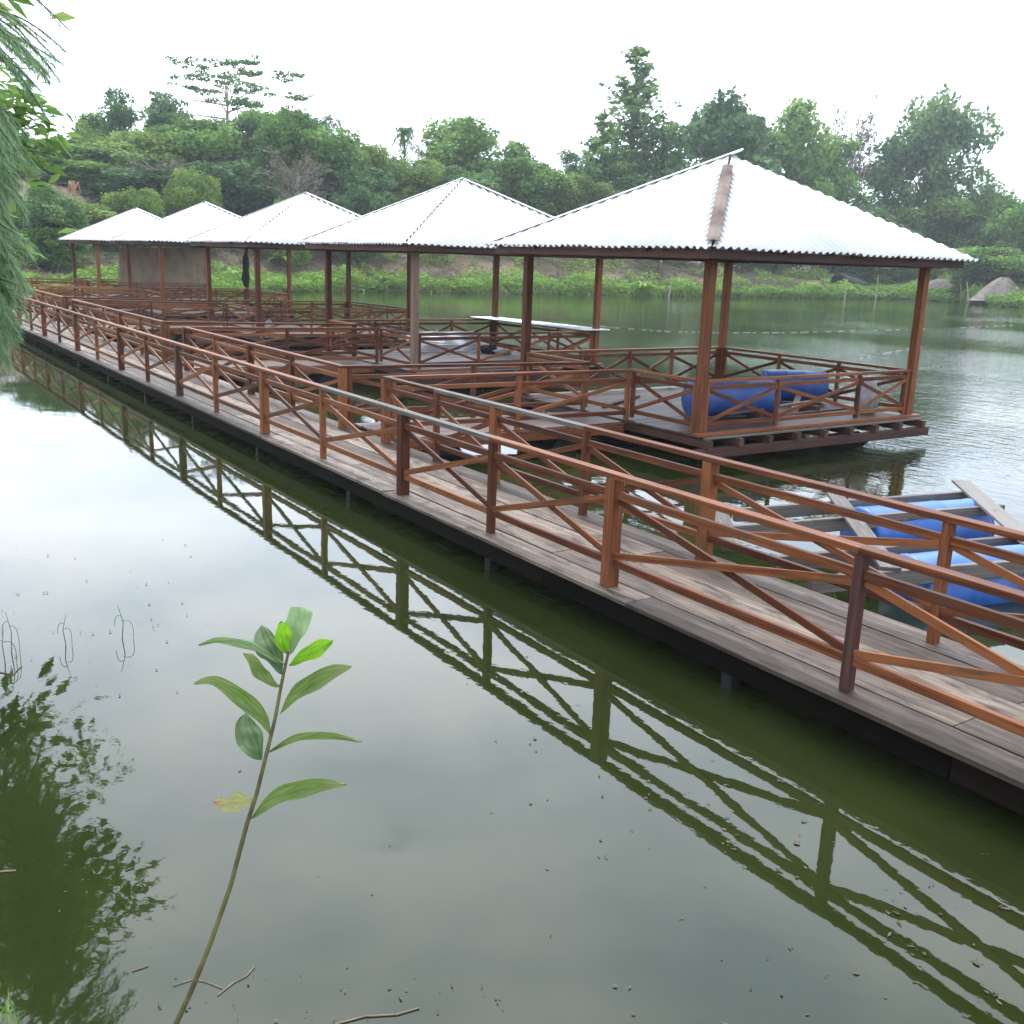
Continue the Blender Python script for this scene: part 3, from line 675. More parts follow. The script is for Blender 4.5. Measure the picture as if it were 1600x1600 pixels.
# ------------------------------------------------------------ vegetation
def leaves_mesh(name, C, size, mat, aspect=.5, nbias=.6, droop=0, tone=None, parent=None, link=True, smooth=False, dirs=None):
    """one small pointed leaf at every point of C"""
    C = np.asarray(C, np.float32); n = len(C)
    if dirs is None:
        d = rng.normal(size=(n, 3)); d[:, 2] = d[:, 2]*.5-droop
    else: d = dirs + rng.normal(size=(n, 3))*.12
    d /= np.linalg.norm(d, axis=1)[:, None]
    u = rng.normal(size=(n, 3)); u[:, 2] += nbias*2.2; s = np.cross(d, u); s /= np.linalg.norm(s, axis=1)[:, None]+1e-9
    nn = np.cross(s, d)
    L_ = (size*rng.uniform(.65, 1.35, n))[:, None]; Wd = L_*aspect*.5
    p0 = C-d*L_*.5; p2 = C+d*L_*.5; p1 = C-s*Wd-d*L_*.06+nn*L_*.07; p3 = C+s*Wd-d*L_*.06+nn*L_*.07
    V = np.stack([p0, p1, p2, p3], 1).reshape(-1, 3)
    me = bpy.data.meshes.new(name); me.vertices.add(4*n); me.vertices.foreach_set('co', V.ravel().astype(np.float32))
    me.loops.add(4*n); me.loops.foreach_set('vertex_index', np.arange(4*n, dtype=np.int32))
    me.polygons.add(n); me.polygons.foreach_set('loop_start', np.arange(0, 4*n, 4, dtype=np.int32)); me.polygons.foreach_set('loop_total', np.full(n, 4, dtype=np.int32))
    me.update(calc_edges=True); me.validate()
    if tone is None: tone = rng.uniform(0, 1, n)
    setattr_tone(me, np.clip(tone, 0, 1)); me.materials.append(mat)
    if not link: return me
    o = bpy.data.objects.new(name, me); COL.objects.link(o)
    if parent: o.parent = parent
    return o
def clump_points(centres, radii, per, flat=.7, shell=.55):
    out, tn = [], []
    for c, r_ in zip(centres, radii):
        k = max(6, int(per*r_*r_)); d = rng.normal(size=(k, 3)); d /= np.linalg.norm(d, axis=1)[:, None]
        rad = r_*(shell+(1-shell)*rng.uniform(0, 1, k)**.7)*(1+.25*rng.normal(size=k)*.5)
        p = d*rad[:, None]; p[:, 2] *= flat; out.append(p+c); tn.append(np.clip(rng.normal(rng.uniform(.08, .72), .15, k), 0, 1))
    return np.concatenate(out), np.concatenate(tn)
def mesh_of(mb, name, mat):
    o = mb.build(name, mat); me = o.data; bpy.data.objects.remove(o); return me
# prototypes, all of unit height 10 m and nominal width wd
PROTO = {}
def broad(seed, wd=8, h=10, base=.18, ncl=46, leaf='leaf', size=.42, gaps=.0, lean=0, bark='bark'):
    global rng; rng = np.random.default_rng(seed); random.seed(seed)
    cs, rs = [], []
    lobes = [(rng.uniform(-.28, .28)*wd, rng.uniform(-.28, .28)*wd, h*rng.uniform(.45, .80), wd*rng.uniform(.20, .32)) for _ in range(7)] + [(0+lean*.3*wd, 0, h*.82, wd*.24)]
    for k in range(ncl):
        lx, ly, lz, lr = lobes[k % len(lobes)]
        d = rng.normal(size=3); d /= np.linalg.norm(d); d[2] = abs(d[2])*1.0-.25
        c = np.array([lx, ly, lz])+d*lr*rng.uniform(.55, 1.1)*np.array([1, 1, .9]); c[2] = min(max(c[2], h*base), h*.97)
        cs.append(c); rs.append(rng.uniform(.09, .165)*wd)
    for k in range(int(ncl*.35)):
        a = rng.uniform(0, 6.28); rr_ = wd*.36*math.sqrt(rng.uniform(0, 1)); cs.append(np.array([rr_*math.cos(a), rr_*math.sin(a), h*rng.uniform(base, .5)])); rs.append(rng.uniform(.10, .17)*wd)
    P_, tn = clump_points(cs, rs, 135*(1-gaps), flat=.85)
    zn = P_[:, 2].copy(); tn = np.clip(tn, 0, 1)
    crown = leaves_mesh('crown', P_, size, M[leaf], aspect=.62, nbias=.3, tone=tn, link=False)
    mb = MB(); top = Vector((lean*.6, 0, h*.62)); mb.tube([(0, 0, -.6), (.1, 0, h*.15), (.15, .1, h*.35), top], [.26, .21, .17, .08], n=8)
    for c in cs[:14]:
        st = Vector((.12, .05, h*rng.uniform(.2, .5))); e = Vector(c); md = st.lerp(e, .5)+Vector((0, 0, .3)); mb.tube([st, md, e], [.10, .06, .02], n=5)
    return crown, mesh_of(mb, 'trunk', M[bark]), wd, h
def conical(seed, wd=5, h=10, leaf='leaf', size=.26, tiers=24, base=.16, sweep=.35, dens=60):
    global rng; rng = np.random.default_rng(seed); random.seed(seed)
    mb = MB(); mb.tube([(0, 0, -.6), (0, 0, h*.5), (0, 0, h*.98)], [.18, .11, .02], n=7); cs, rs = [], []
    for k in range(tiers):
        f = k/(tiers-1); z = h*(base+(1-base)*min(1, max(0, f+rng.uniform(-.02, .02)))*.97); rad = wd*.5*(1-f)**.75*rng.uniform(.7, 1.15)+.12
        for j in range(5 if f < .8 else 3):
            a = rng.uniform(0, 6.28); rr_ = rad*rng.uniform(.65, 1.15); e = Vector((rr_*math.cos(a), rr_*math.sin(a), z+rr_*sweep)); mb.tube([(0, 0, z-.1), e*.5+Vector((0, 0, z*.5-.05)), e], [.04, .03, .012], n=4)
            m_ = max(2, int(rr_/.45))
            for q in range(m_):
                t_ = (q+.7)/m_; cs.append(np.array([e.x*t_, e.y*t_, z+(e.z-z)*t_])); rs.append(.20+.10*(1-t_)+.12*(1-f))
    P_, tn = clump_points(cs, rs, dens*4.2, flat=.6)
    if len(P_) > 16000: s_ = rng.choice(len(P_), 16000, replace=False); P_, tn = P_[s_], tn[s_]
    return leaves_mesh('crown', P_, size, M[leaf], aspect=.5, tone=tn, link=False), mesh_of(mb, 'trunk', M['bark']), wd, h
def flat_tier(seed, wd=11, h=10):
    global rng; rng = np.random.default_rng(seed); random.seed(seed)
    mb = MB(); cs, rs = [], []
    mb.tube([(0, 0, -.6), (.3, 0, h*.3), (-.3, 0, h*.6), (-.2, 0, h*.8)], [.2, .16, .12, .06], n=7)
    for k in range(17):
        a = rng.uniform(0, 6.28); rr_ = wd*.5*rng.uniform(.35, 1.0); z = h*rng.uniform(.60, .96); e = Vector((rr_*math.cos(a), rr_*math.sin(a), z))
        st = Vector((-.2, 0, h*rng.uniform(.42, .7))); md = st.lerp(e, .5)+Vector((0, 0, .1)); mb.tube([st, md, e], [.07, .045, .02], n=5)
        for q in range(9): cs.append(np.array([e.x+rng.normal()*.9, e.y+rng.normal()*.9, e.z+rng.normal()*.10])); rs.append(rng.uniform(.35, .7))
    P_, tn = clump_points(cs, rs, 130, flat=.22)
    return leaves_mesh('crown', P_, .28, M['leaf_dark'], aspect=.5, tone=tn, link=False), mesh_of(mb, 'trunk', M['bark_pale']), wd, h
def palm_like(seed, wd=3.4, h=10):
    global rng; rng = np.random.default_rng(seed); random.seed(seed)
    mb = MB(); mb.tube([(0, 0, -.6), (.05, 0, h*.5), (0, 0, h*.85)], [.16, .12, .1], n=7); pts, dr = [], []
    for k in range(34):
        a = rng.uniform(0, 6.28); el = rng.uniform(-.3, 1.3); ln_ = wd*.5*rng.uniform(.8, 1.1)
        for q in range(26):
            t_ = q/25; r_ = ln_*t_*math.cos(el*.6); z = h*.85+ln_*(math.sin(el)*t_-(.9 if el < .9 else .6)*t_*t_)
            pts.append((r_*math.cos(a)+rng.normal()*.06, r_*math.sin(a)+rng.normal()*.06, z)); dr.append((math.cos(a+1.2*(1 if q % 2 else -1)), math.sin(a+1.2*(1 if q % 2 else -1)), -.9))
    for k in range(260): pts.append((rng.normal()*.35, rng.normal()*.35, h*rng.uniform(.5, .8))); dr.append((0, .1, -1))
    d = np.array(dr); d /= np.linalg.norm(d, axis=1)[:, None]
    return leaves_mesh('crown', pts, .5, M['leaf_dark'], aspect=.22, link=False, dirs=d), mesh_of(mb, 'trunk', M['bark']), wd, h
def twiggy(seed, wd=6, h=10, leaf='leaf_dry'):
    """see-through crown of bare twigs with few leaves"""
    global rng; rng = np.random.default_rng(seed); random.seed(seed)
    mb = MB(); cs, rs = [], []
    for s_ in range(4):
        bx, by = rng.normal()*.25, rng.normal()*.25; mb.tube([(bx, by, -.5), (bx*2, by*2, h*.4), (bx*5, by*5, h*.75)], [.10, .07, .03], n=5)
        for k in range(14):
            st = Vector((bx*2.2, by*2.2, h*rng.uniform(.3, .7))); a = rng.uniform(0, 6.28); rr_ = wd*.5*rng.uniform(.4, 1); e = Vector((rr_*math.cos(a), rr_*math.sin(a), min(h*.98, st.z+h*rng.uniform(.1, .35)*(1.3-rr_/wd)))); mb.tube([st, st.lerp(e, .5)+Vector((0, 0, .25)), e], [.04, .026, .01], n=4)
            for q in range(5): cs.append(np.array(st.lerp(e, .5+.12*q))+rng.normal(size=3)*.25); rs.append(rng.uniform(.3, .55))
    P_, tn = clump_points(cs, rs, 60, flat=.7)
    return leaves_mesh('crown', P_, .30, M[leaf], aspect=.4, tone=tn, link=False), mesh_of(mb, 'trunk', M['bark_pale']), wd, h
PROTO['round'] = [broad(11), broad(12, wd=9, leaf='leaf'), broad(13, wd=7.5, leaf='leaf_dark'), broad(14, wd=8.5, leaf='leaf_dark', size=.38), broad(15, wd=9, leaf='leaf_light', size=.36)]
PROTO['bush'] = [broad(21, wd=13, base=.05, ncl=60, size=.5), broad(22, wd=14, base=.05, ncl=60, leaf='leaf_light', size=.45), broad(23, wd=12, base=.05, ncl=60, leaf='leaf_dark', size=.5)]
PROTO['tall'] = [broad(31, wd=6, base=.25, ncl=44, leaf='leaf_dark', size=.34), broad(32, wd=6.5, base=.22, ncl=46, leaf='leaf', size=.34), broad(33, wd=6.5, base=.25, ncl=50, leaf='leaf_dark', size=.32, lean=1.5)]
PROTO['cone'] = [conical(41, wd=5.5), conical(42, wd=4.6, sweep=.9, tiers=24, dens=46), conical(43, wd=4, tiers=13, dens=40)]
PROTO['flat'] = [flat_tier(51)]
PROTO['palm'] = [palm_like(61)]
PROTO['twig'] = [twiggy(71), twiggy(72, wd=5, leaf='leaf')]
def shore_at(u):
    d = np.arange(55, 150, .5); r_ = ray(u, 440); h_ = math.hypot(r_.x, r_.y); P_ = np.column_stack([r_.x/h_*d, r_.y/h_*d]); q_ = shore_dist(P_)
    k = np.where(q_ < 0)[0]; return float(d[k[-1]]) if len(k) else 60.0
def plant_at(name, kind, var, u, vtop, dist, wpx, label, cat, group=None, hmin=None):
    sdist = shore_at(u)
    if name != 'shrub': dist = max(dist, sdist+15+max(0, dist-90)*.7)
    else: dist = max(dist, sdist+(12 if u > 1360 else 6))
    c = at_d(u, 330, dist); x, y = c.x, c.y; z0 = gz(x, y)-.1
    zt = at_d(u, vtop, dist).z; h = zt-z0
    crown, trunk, wd, ph = PROTO[kind][var]
    sw = (wpx*dist/FPX)/wd; sh = h/ph
    e = empty(name, (x, y, z0), label, cat, group); e.rotation_euler.z = random.uniform(0, 6.28); e.scale = (sw, sw, sh)
    for nm, m_ in (('crown', crown), ('trunk', trunk)):
        o = bpy.data.objects.new(nm, m_); COL.objects.link(o); o.parent = e
    return e
random.seed(5)
G = 'trees standing along the far bank'
T = [
 ('tree', 'tall', 1, 98, 205, 112, 75, 'small airy tree at the far left, just right of the overhanging needles'),
 ('tree', 'round', 0, 150, 180, 108, 110, 'bushy green tree directly left of the slim pointed one'),
 ('tree', 'tall', 0, 194, 126, 106, 72, 'slim dark pointed tree rising on the left, left of the flat-topped tree'),
 ('tree', 'round', 3, 262, 150, 112, 85, 'round-headed dark tree between the slim pointed tree and the flat-topped one'),
 ('flat_topped_tree', 'flat', 0, 362, 92, 108, 175, 'tall flat-topped tree with thin tiered foliage and pale trunk against the sky'),
 ('tree', 'bush', 0, 128, 232, 96, 190, 'broad green tree behind the farthest pavilion roof, leftmost of the lower wood'),
 ('tree', 'bush', 1, 232, 212, 98, 170, 'light green spreading tree over the farthest pavilion roof'),
 ('tree', 'bush', 0, 318, 196, 100, 170, 'wide mid-green tree beneath the flat-topped tree'),
 ('tree', 'tall', 0, 395, 172, 99, 110, 'dark upright tree right of the flat-topped one'),
 ('tree', 'bush', 0, 455, 184, 97, 170, 'large rounded tree behind the middle pavilion roof'),
 ('tree', 'tall', 2, 494, 166, 118, 52, 'small bluish dark tree top poking up behind the rounded tree'),
 ('tree', 'round', 1, 536, 198, 106, 110, 'green tree with stepped crown left of the gap in the skyline'),
 ('tree', 'bush', 1, 575, 236, 99, 120, 'pale leafy tree sloping down into the skyline gap'),
 ('palm_tree', 'palm', 0, 631, 186, 108, 40, 'lone slender palm with a mop head in the skyline gap'),
 ('tree', 'twig', 1, 667, 200, 108, 50, 'thin see-through tree just right of the lone palm'),
 ('tree', 'bush', 1, 636, 256, 96, 130, 'light bushy tree below the lone palm'),
 ('tree', 'round', 1, 735, 180, 104, 138, 'big round green tree right of the lone palm'),
 ('tree', 'round', 0, 806, 224, 104, 105, 'medium tree on the right shoulder of the big round one'),
 ('tree', 'bush', 0, 790, 258, 94, 150, 'bush-like tree over the second pavilion roof'),
 ('tree', 'tall', 0, 886, 226, 108, 80, 'narrow dark tree left of the tall conical tree'),
 ('tree', 'bush', 1, 868, 276, 94, 140, 'light green low tree filling the dip between two pavilion roofs'),
 ('tree', 'cone', 0, 935, 172, 108, 150, 'shorter dark conical tree on the left side of the tallest one'),
 ('conical_tree', 'cone', 1, 982, 66, 112, 190, 'tallest tree in view, open conical shape with rising branches'),
 ('tree', 'tall', 0, 1022, 178, 106, 110, 'dark tree under the right side of the tall conical tree'),
 ('tree', 'round', 2, 1108, 148, 112, 170, 'broad dark tree behind the peak of the nearest roof'),
 ('tree', 'round', 3, 1168, 182, 116, 120, 'dark tree just right of the nearest roof peak'),
 ('tree', 'round', 0, 1240, 160, 116, 145, 'large green tree in the middle of the right-hand group'),
 ('tree', 'twig', 0, 1318, 150, 122, 75, 'sparse brownish tree top between the two big right-hand trees'),
 ('tree', 'tall', 1, 1305, 196, 116, 115, 'upright green tree below the sparse brownish top'),
 ('tree', 'tall', 0, 1382, 200, 118, 110, 'dark tree touching the left side of the tall rightmost one'),
 ('tree', 'round', 3, 1448, 146, 122, 150, 'tall dark lopsided tree standing rightmost in the skyline group'),
 ('tree', 'round', 4, 1545, 288, 130, 110, 'hazy rounded tree near the right edge'),
 ('tree', 'bush', 1, 1500, 322, 120, 170, 'pale green spreading tree above the sand heaps'),
 ('tree', 'bush', 0, 1600, 322, 124, 130, 'tree cut by the right edge of the photo'),
 ('tree', 'bush', 2, 1180, 300, 108, 200, 'dark low tree behind the slope of the nearest roof'),
 ('tree', 'bush', 2, 1340, 330, 112, 190, 'low dark tree behind the right slope of the nearest roof'),
 ('tree', 'bush', 2, 1010, 290, 102, 190, 'dark low tree at the foot of the tall conical tree'),
 ('tree', 'bush', 2, 935, 300, 98, 140, 'low tree behind the left end of the nearest roof'),
 ('tree', 'bush', 2, 370, 262, 93, 170, 'low dark bushy tree behind the fourth pavilion roof'),
 ('tree', 'bush', 2, 500, 262, 93, 170, 'low dark bushy tree behind the right slope of the middle roof'),
 ('tree', 'bush', 2, 200, 268, 90, 170, 'low dark bushy tree left of the fourth pavilion peak'),
 ('tree', 'bush', 0, 70, 250, 92, 170, 'dark green tree partly hidden by the overhanging needles'),
 ('tree', 'bush', 2, 700, 270, 98, 160, 'low dark tree at the foot of the big round one'),
 ('shrub', 'twig', 0, 252, 240, 88, 120, 'tangled grey-brown leafless shrub behind the fourth pavilion roof'),
 ('shrub', 'twig', 0, 462, 228, 90, 110, 'grey twiggy shrub with pale stems behind the middle pavilion roof'),
 ('shrub', 'bush', 1, 306, 274, 84, 90, 'bright green shrub directly above the fourth pavilion roof'),
 ('shrub', 'bush', 1, 120, 318, 78, 130, 'light green shrub left of the farthest pavilion roof'),
 ('shrub', 'bush', 1, 205, 302, 80, 100, 'light green shrub just above the farthest pavilion peak'),
 ('shrub', 'bush', 2, 560, 300, 92, 90, 'dark shrub on the brown bank between the middle and second roofs'),
 ('shrub', 'bush', 1, 450, 312, 88, 70, 'small pale shrub on the bank behind the middle roof'),
 ('shrub', 'bush', 2, 75, 300, 72, 110, 'dark green shrub beside the orange-brown dead stump'),
 ('shrub', 'bush', 0, 60, 360, 70, 110, 'green shrub on the left bank under the overhanging needles'),
 ('shrub', 'bush', 0, 1440, 408, 110, 90, 'green shrub between the two sand heaps'),
 ('shrub', 'bush', 0, 1560, 392, 116, 140, 'green shrub behind the right sand heap'),
 ('shrub', 'bush', 0, 1380, 388, 116, 110, 'green shrub behind the left sand heap'),
]
for (nm, kd, vr, u, vt, ds, wp, lb) in T:
    plant_at(nm, kd, vr, u, vt, ds, wp, lb, 'shrub' if nm == 'shrub' else 'tree', 'shrubs on the far bank' if nm == 'shrub' else G)

# ground cover on the far bank
rng = np.random.default_rng(3)
def scatter(n, box, dmin, dmax):
    P_ = np.column_stack([rng.uniform(box[0], box[1], n), rng.uniform(box[2], box[3], n)]); d = shore_dist(P_); k = (d > dmin) & (d < dmax); return P_[k], d[k]
FAR = np.array([(96, 50), (97, 58), (103, 66), (100.5, 72.4), (89, 72.3), (75, 72.8), (63, 73.2), (53, 74.7), (44, 75), (33, 76), (26, 71), (18, 66), (12, 62.5), (6.5, 58)], float)
def along(n, d0, d1, pw=1.0, pts_=FAR):
    """n points d0..d1 metres inland of the far waterline"""
    sg = np.hypot(*(pts_[1:]-pts_[:-1]).T); cum = np.concatenate([[0], np.cumsum(sg)]); q_ = rng.uniform(0, cum[-1], n); k = np.clip(np.searchsorted(cum, q_)-1, 0, len(sg)-1)
    f = ((q_-cum[k])/sg[k])[:, None]; p_ = pts_[k]*(1-f)+pts_[k+1]*f; dirv = p_-np.array([45., 30.]); dirv /= np.linalg.norm(dirv, axis=1)[:, None]
    p_ = p_+dirv*(d0+(d1-d0)*rng.uniform(0, 1, n)**pw)[:, None]; d = shore_dist(p_); keep = (d > -.5); return p_[keep], d[keep]
P_, d = along(40000, -.4, 2.6); w_ = vnoise(P_[:, 0], P_[:, 1], 2.6, 5); w2_ = vnoise(P_[:, 0], P_[:, 1], 1.0, 15)
hh_ = rng.uniform(0, 1, len(P_))**.8*(.25+1.5*w_*(.5+w2_))*np.where(P_[:, 0] > 34, 1.0, .6); zz = np.maximum(ground_z(P_), ZW)+hh_
tn = np.clip(.25+.55*w2_+.35*(w_-.5)+rng.normal(size=len(P_))*.12, 0, 1)
tag(leaves_mesh('waterside_weeds', np.column_stack([P_, zz]), .36, M['weed'], aspect=.42, tone=tn, droop=-.3), 'dense bright green weeds along the far waterline', 'weeds', kind='stuff')
P_, d = along(90000, 3, 26, 1.2); w_ = vnoise(P_[:, 0], P_[:, 1], 4.5, 8)*.6+vnoise(P_[:, 0], P_[:, 1], 1.6, 9)*.4; keep = (w_ > .61) | (rng.uniform(0, 1, len(w_)) < .05); P_ = P_[keep]; w_ = w_[keep]
zz = ground_z(P_)+rng.uniform(0, 1, len(P_))*(.15+2.6*np.clip(w_-.45, 0, 1))
tag(leaves_mesh('undergrowth', np.column_stack([P_, zz]), .38, M['leaf_light'], aspect=.45, tone=np.clip(.35+1.4*(w_-.55)+rng.normal(size=len(P_))*.18, 0, 1)), 'patchy green undergrowth on the far bank', 'undergrowth', kind='stuff')
P_, d = along(50000, 2, 22); w_ = vnoise(P_[:, 0], P_[:, 1], 3.5, 12); keep = (w_ > .35) & (P_[:, 0] < 92); P_ = P_[keep]
zz = ground_z(P_)+rng.uniform(0, .5, len(P_))
tag(leaves_mesh('dry_brush', np.column_stack([P_, zz]), .5, M['leaf_dry'], aspect=.14, tone=rng.uniform(0, 1, len(P_))), 'dry straw-coloured stalks on the brown slope', 'brush', kind='stuff')
P_, d = along(50000, 2, 34, 1, FAR[:5]); w_ = vnoise(P_[:, 0], P_[:, 1], 2.2, 14)
tag(leaves_mesh('meadow_grass', np.column_stack([P_, ground_z(P_)+rng.uniform(0, .35, len(P_))]), .4, M['weed'], aspect=.3, tone=np.clip(w_*.8+rng.normal(size=len(P_))*.1, 0, 1)), 'grass on the low field at the far right', 'grass', kind='stuff')
# left bank grass
P_, d = scatter(26000, (-9, 9, 8, 62), -.15, 5); 
tag(leaves_mesh('bank_grass', np.column_stack([P_, np.maximum(ground_z(P_), ZW)+rng.uniform(0, .45, len(P_))]), .3, M['weed'], aspect=.25, tone=rng.uniform(.1, .8, len(P_))), 'rough grass on the left bank', 'grass', kind='stuff')

# banana-like plants on the slope
def rosette(u, v, dist, r_, n, mat, label, cat, name, dead=False):
    dist = max(dist, shore_at(u)+(1 if v > 420 else 9)); c = at_d(u, v, dist); z0 = gz(c.x, c.y); e = empty(name, (c.x, c.y, z0), label, cat, 'leafy plants on the far slope')
    st = MB(); st.tube([(0, 0, -.1), (.02, 0, r_*.35), (0, .02, r_*.7)], [.09, .07, .04], n=7); st.build('stem', M['bark'], e)
    mb = MB()
    for k in range(n):
        a = 2*math.pi*k/n+random.uniform(-.3, .3); el = random.uniform(.5, 1.2); pr = None; ln_ = r_*random.uniform(.8, 1.15); tn_ = random.random()
        sd_ = Vector((-math.sin(a), math.cos(a), 0))
        for q in range(8):
            t_ = q/7; p = Vector((math.cos(a)*ln_*t_*math.cos(el*.6), math.sin(a)*ln_*t_*math.cos(el*.6), r_*.6+ln_*(math.sin(el)*t_-.7*t_*t_))); w = ln_*.11*math.sin(math.pi*min(.98, t_*.9+.08))
            k0 = len(mb.v); mb.v += [p-sd_*w, p+Vector((0, 0, -w*.2)), p+sd_*w]
            if pr is not None: mb.quad((pr, pr+1, k0+1, k0), [(0, 0)]*4, tn_); mb.quad((pr+1, pr+2, k0+2, k0+1), [(0, 0)]*4, tn_)
            pr = k0
    mb.build('leaves', M[mat], e, True)
for a in [(1030, 398, 84, 2.2, 13, 'leaf_dark', 'dark palm-like plant showing under the eave left of the nearest corner post', 'plant', 'palm_plant'),
          (676, 410, 82, 1.6, 11, 'leaf', 'dark leafy plant beyond the second pavilion deck', 'plant', 'leafy_plant'),
          (690, 405, 86, 1.5, 10, 'leaf_dry', 'dry yellowish plant on the slope behind the second pavilion', 'plant', 'leafy_plant'),
          (603, 425, 80, 1.3, 11, 'leaf_light', 'light green plant on the bank between the second pavilion posts', 'plant', 'leafy_plant'),
          (440, 400, 84, 1.6, 11, 'leaf_light', 'light green plant on the slope right of the middle pavilion front post', 'plant', 'leafy_plant'),
          (575, 405, 88, 1.4, 9, 'weed', 'yellow-green plant high on the slope left of the second pavilion corner post', 'plant', 'leafy_plant'),
          (88, 395, 66, 1.8, 12, 'leaf_light', 'light fern-like plant left of the farthest pavilion posts', 'plant', 'leafy_plant'),
          (1005, 425, 82, 1.5, 12, 'weed', 'bright plant at the far waterline left of the lone stake', 'plant', 'leafy_plant'),
          (1130, 405, 92, 1.7, 10, 'leaf', 'leafy plant on the slope right of the nearest corner post', 'plant', 'leafy_plant')]:
    rosette(*a[:6], a[6], a[7], a[8])
mb = MB(); c = at_d(118, 330, 76); z0 = gz(c.x, c.y)
mb.tube([(c.x, c.y, z0), (c.x+.1, c.y, z0+2.2), (c.x, c.y, z0+4.2)], [.13, .11, .07], n=7)
for k in range(5): a = random.uniform(0, 6.28); mb.tube([(c.x, c.y, z0+3.6), (c.x+.3*math.cos(a), c.y+.3*math.sin(a), z0+4.1), (c.x+.4*math.cos(a), c.y+.4*math.sin(a), z0+3.4)], [.12, .10, .03], n=5)
mb.build('dead_stump', plain('orange_dead_wood', (.36, .20, .11), .9)); tag(bpy.data.objects['dead_stump'], 'orange-brown dead stump on the bank above the farthest pavilion', 'stump')

# sand heaps and dark shelter
def heap(u, v, dist, rx, ry, hz, label):
    dist = shore_at(u)+8; c = at_d(u, v, dist); z0 = gz(c.x, c.y)-.5; hz = at_d(u, v, dist).z-z0; mb = MB(); n, mr = 40, 12; rs = random.Random(int(u))
    ph = [rs.uniform(0, 6.28) for _ in range(4)]
    for i in range(mr+1):
        for j in range(n):
            t_ = i/mr; a = 2*math.pi*j/n; w = 1+.13*math.sin(2*a+ph[0])+.08*math.sin(5*a+ph[1])+.05*math.sin(9*a+ph[2])
            z = hz*(math.cos(t_*math.pi*.5)**1.5)*(1+.18*math.sin(3*a+ph[3])*t_)+(.22*math.sin(a*2+t_*7+ph[1])*t_*(1-t_))
            mb.v.append(Vector((math.cos(a)*rx*t_*w, math.sin(a)*ry*t_*w, z+rs.uniform(-.03, .03))))
    for i in range(mr):
        for j in range(n): mb.quad((i*n+j, (i+1)*n+j, (i+1)*n+(j+1) % n, i*n+(j+1) % n), [(0, 0)]*4, .5)
    o = mb.build('sand_heap', M['sand'], None, True); o.location = (c.x, c.y, z0); tag(o, label, 'sand heap', 'sand heaps at the far right bank')
heap(1472, 435, 106, 4.6, 3, 2.4, 'broad low grey sand heap left of the shrub at the far right bank')
heap(1570, 433, 104, 5.5, 2.4, 2.7, 'taller grey sand heap near the right edge of the photo')
e = at_d(1330, 432, shore_at(1330)+9); z0 = gz(e.x, e.y)
mb = MB(); n = 14
for i in range(n+1):
    for j in range(9):
        t_ = i/n; a = math.pi*j/8; mb.v.append(Vector((e.x+(t_-.5)*4.2, e.y+math.cos(a)*1.3, z0+math.sin(a)*1.5*(1-.5*t_)+.1*math.sin(i*1.7+j))))
for i in range(n):
    for j in range(8): mb.quad((i*9+j, i*9+j+1, (i+1)*9+j+1, (i+1)*9+j), [(0, 0)]*4, .5)
o = mb.build('tarp_shelter', M['cloth'], None, True); sm = o.modifiers.new('thickness', 'SOLIDIFY'); sm.thickness = .02
tag(o, 'low black tarpaulin shelter on the far grassy bank', 'shelter')

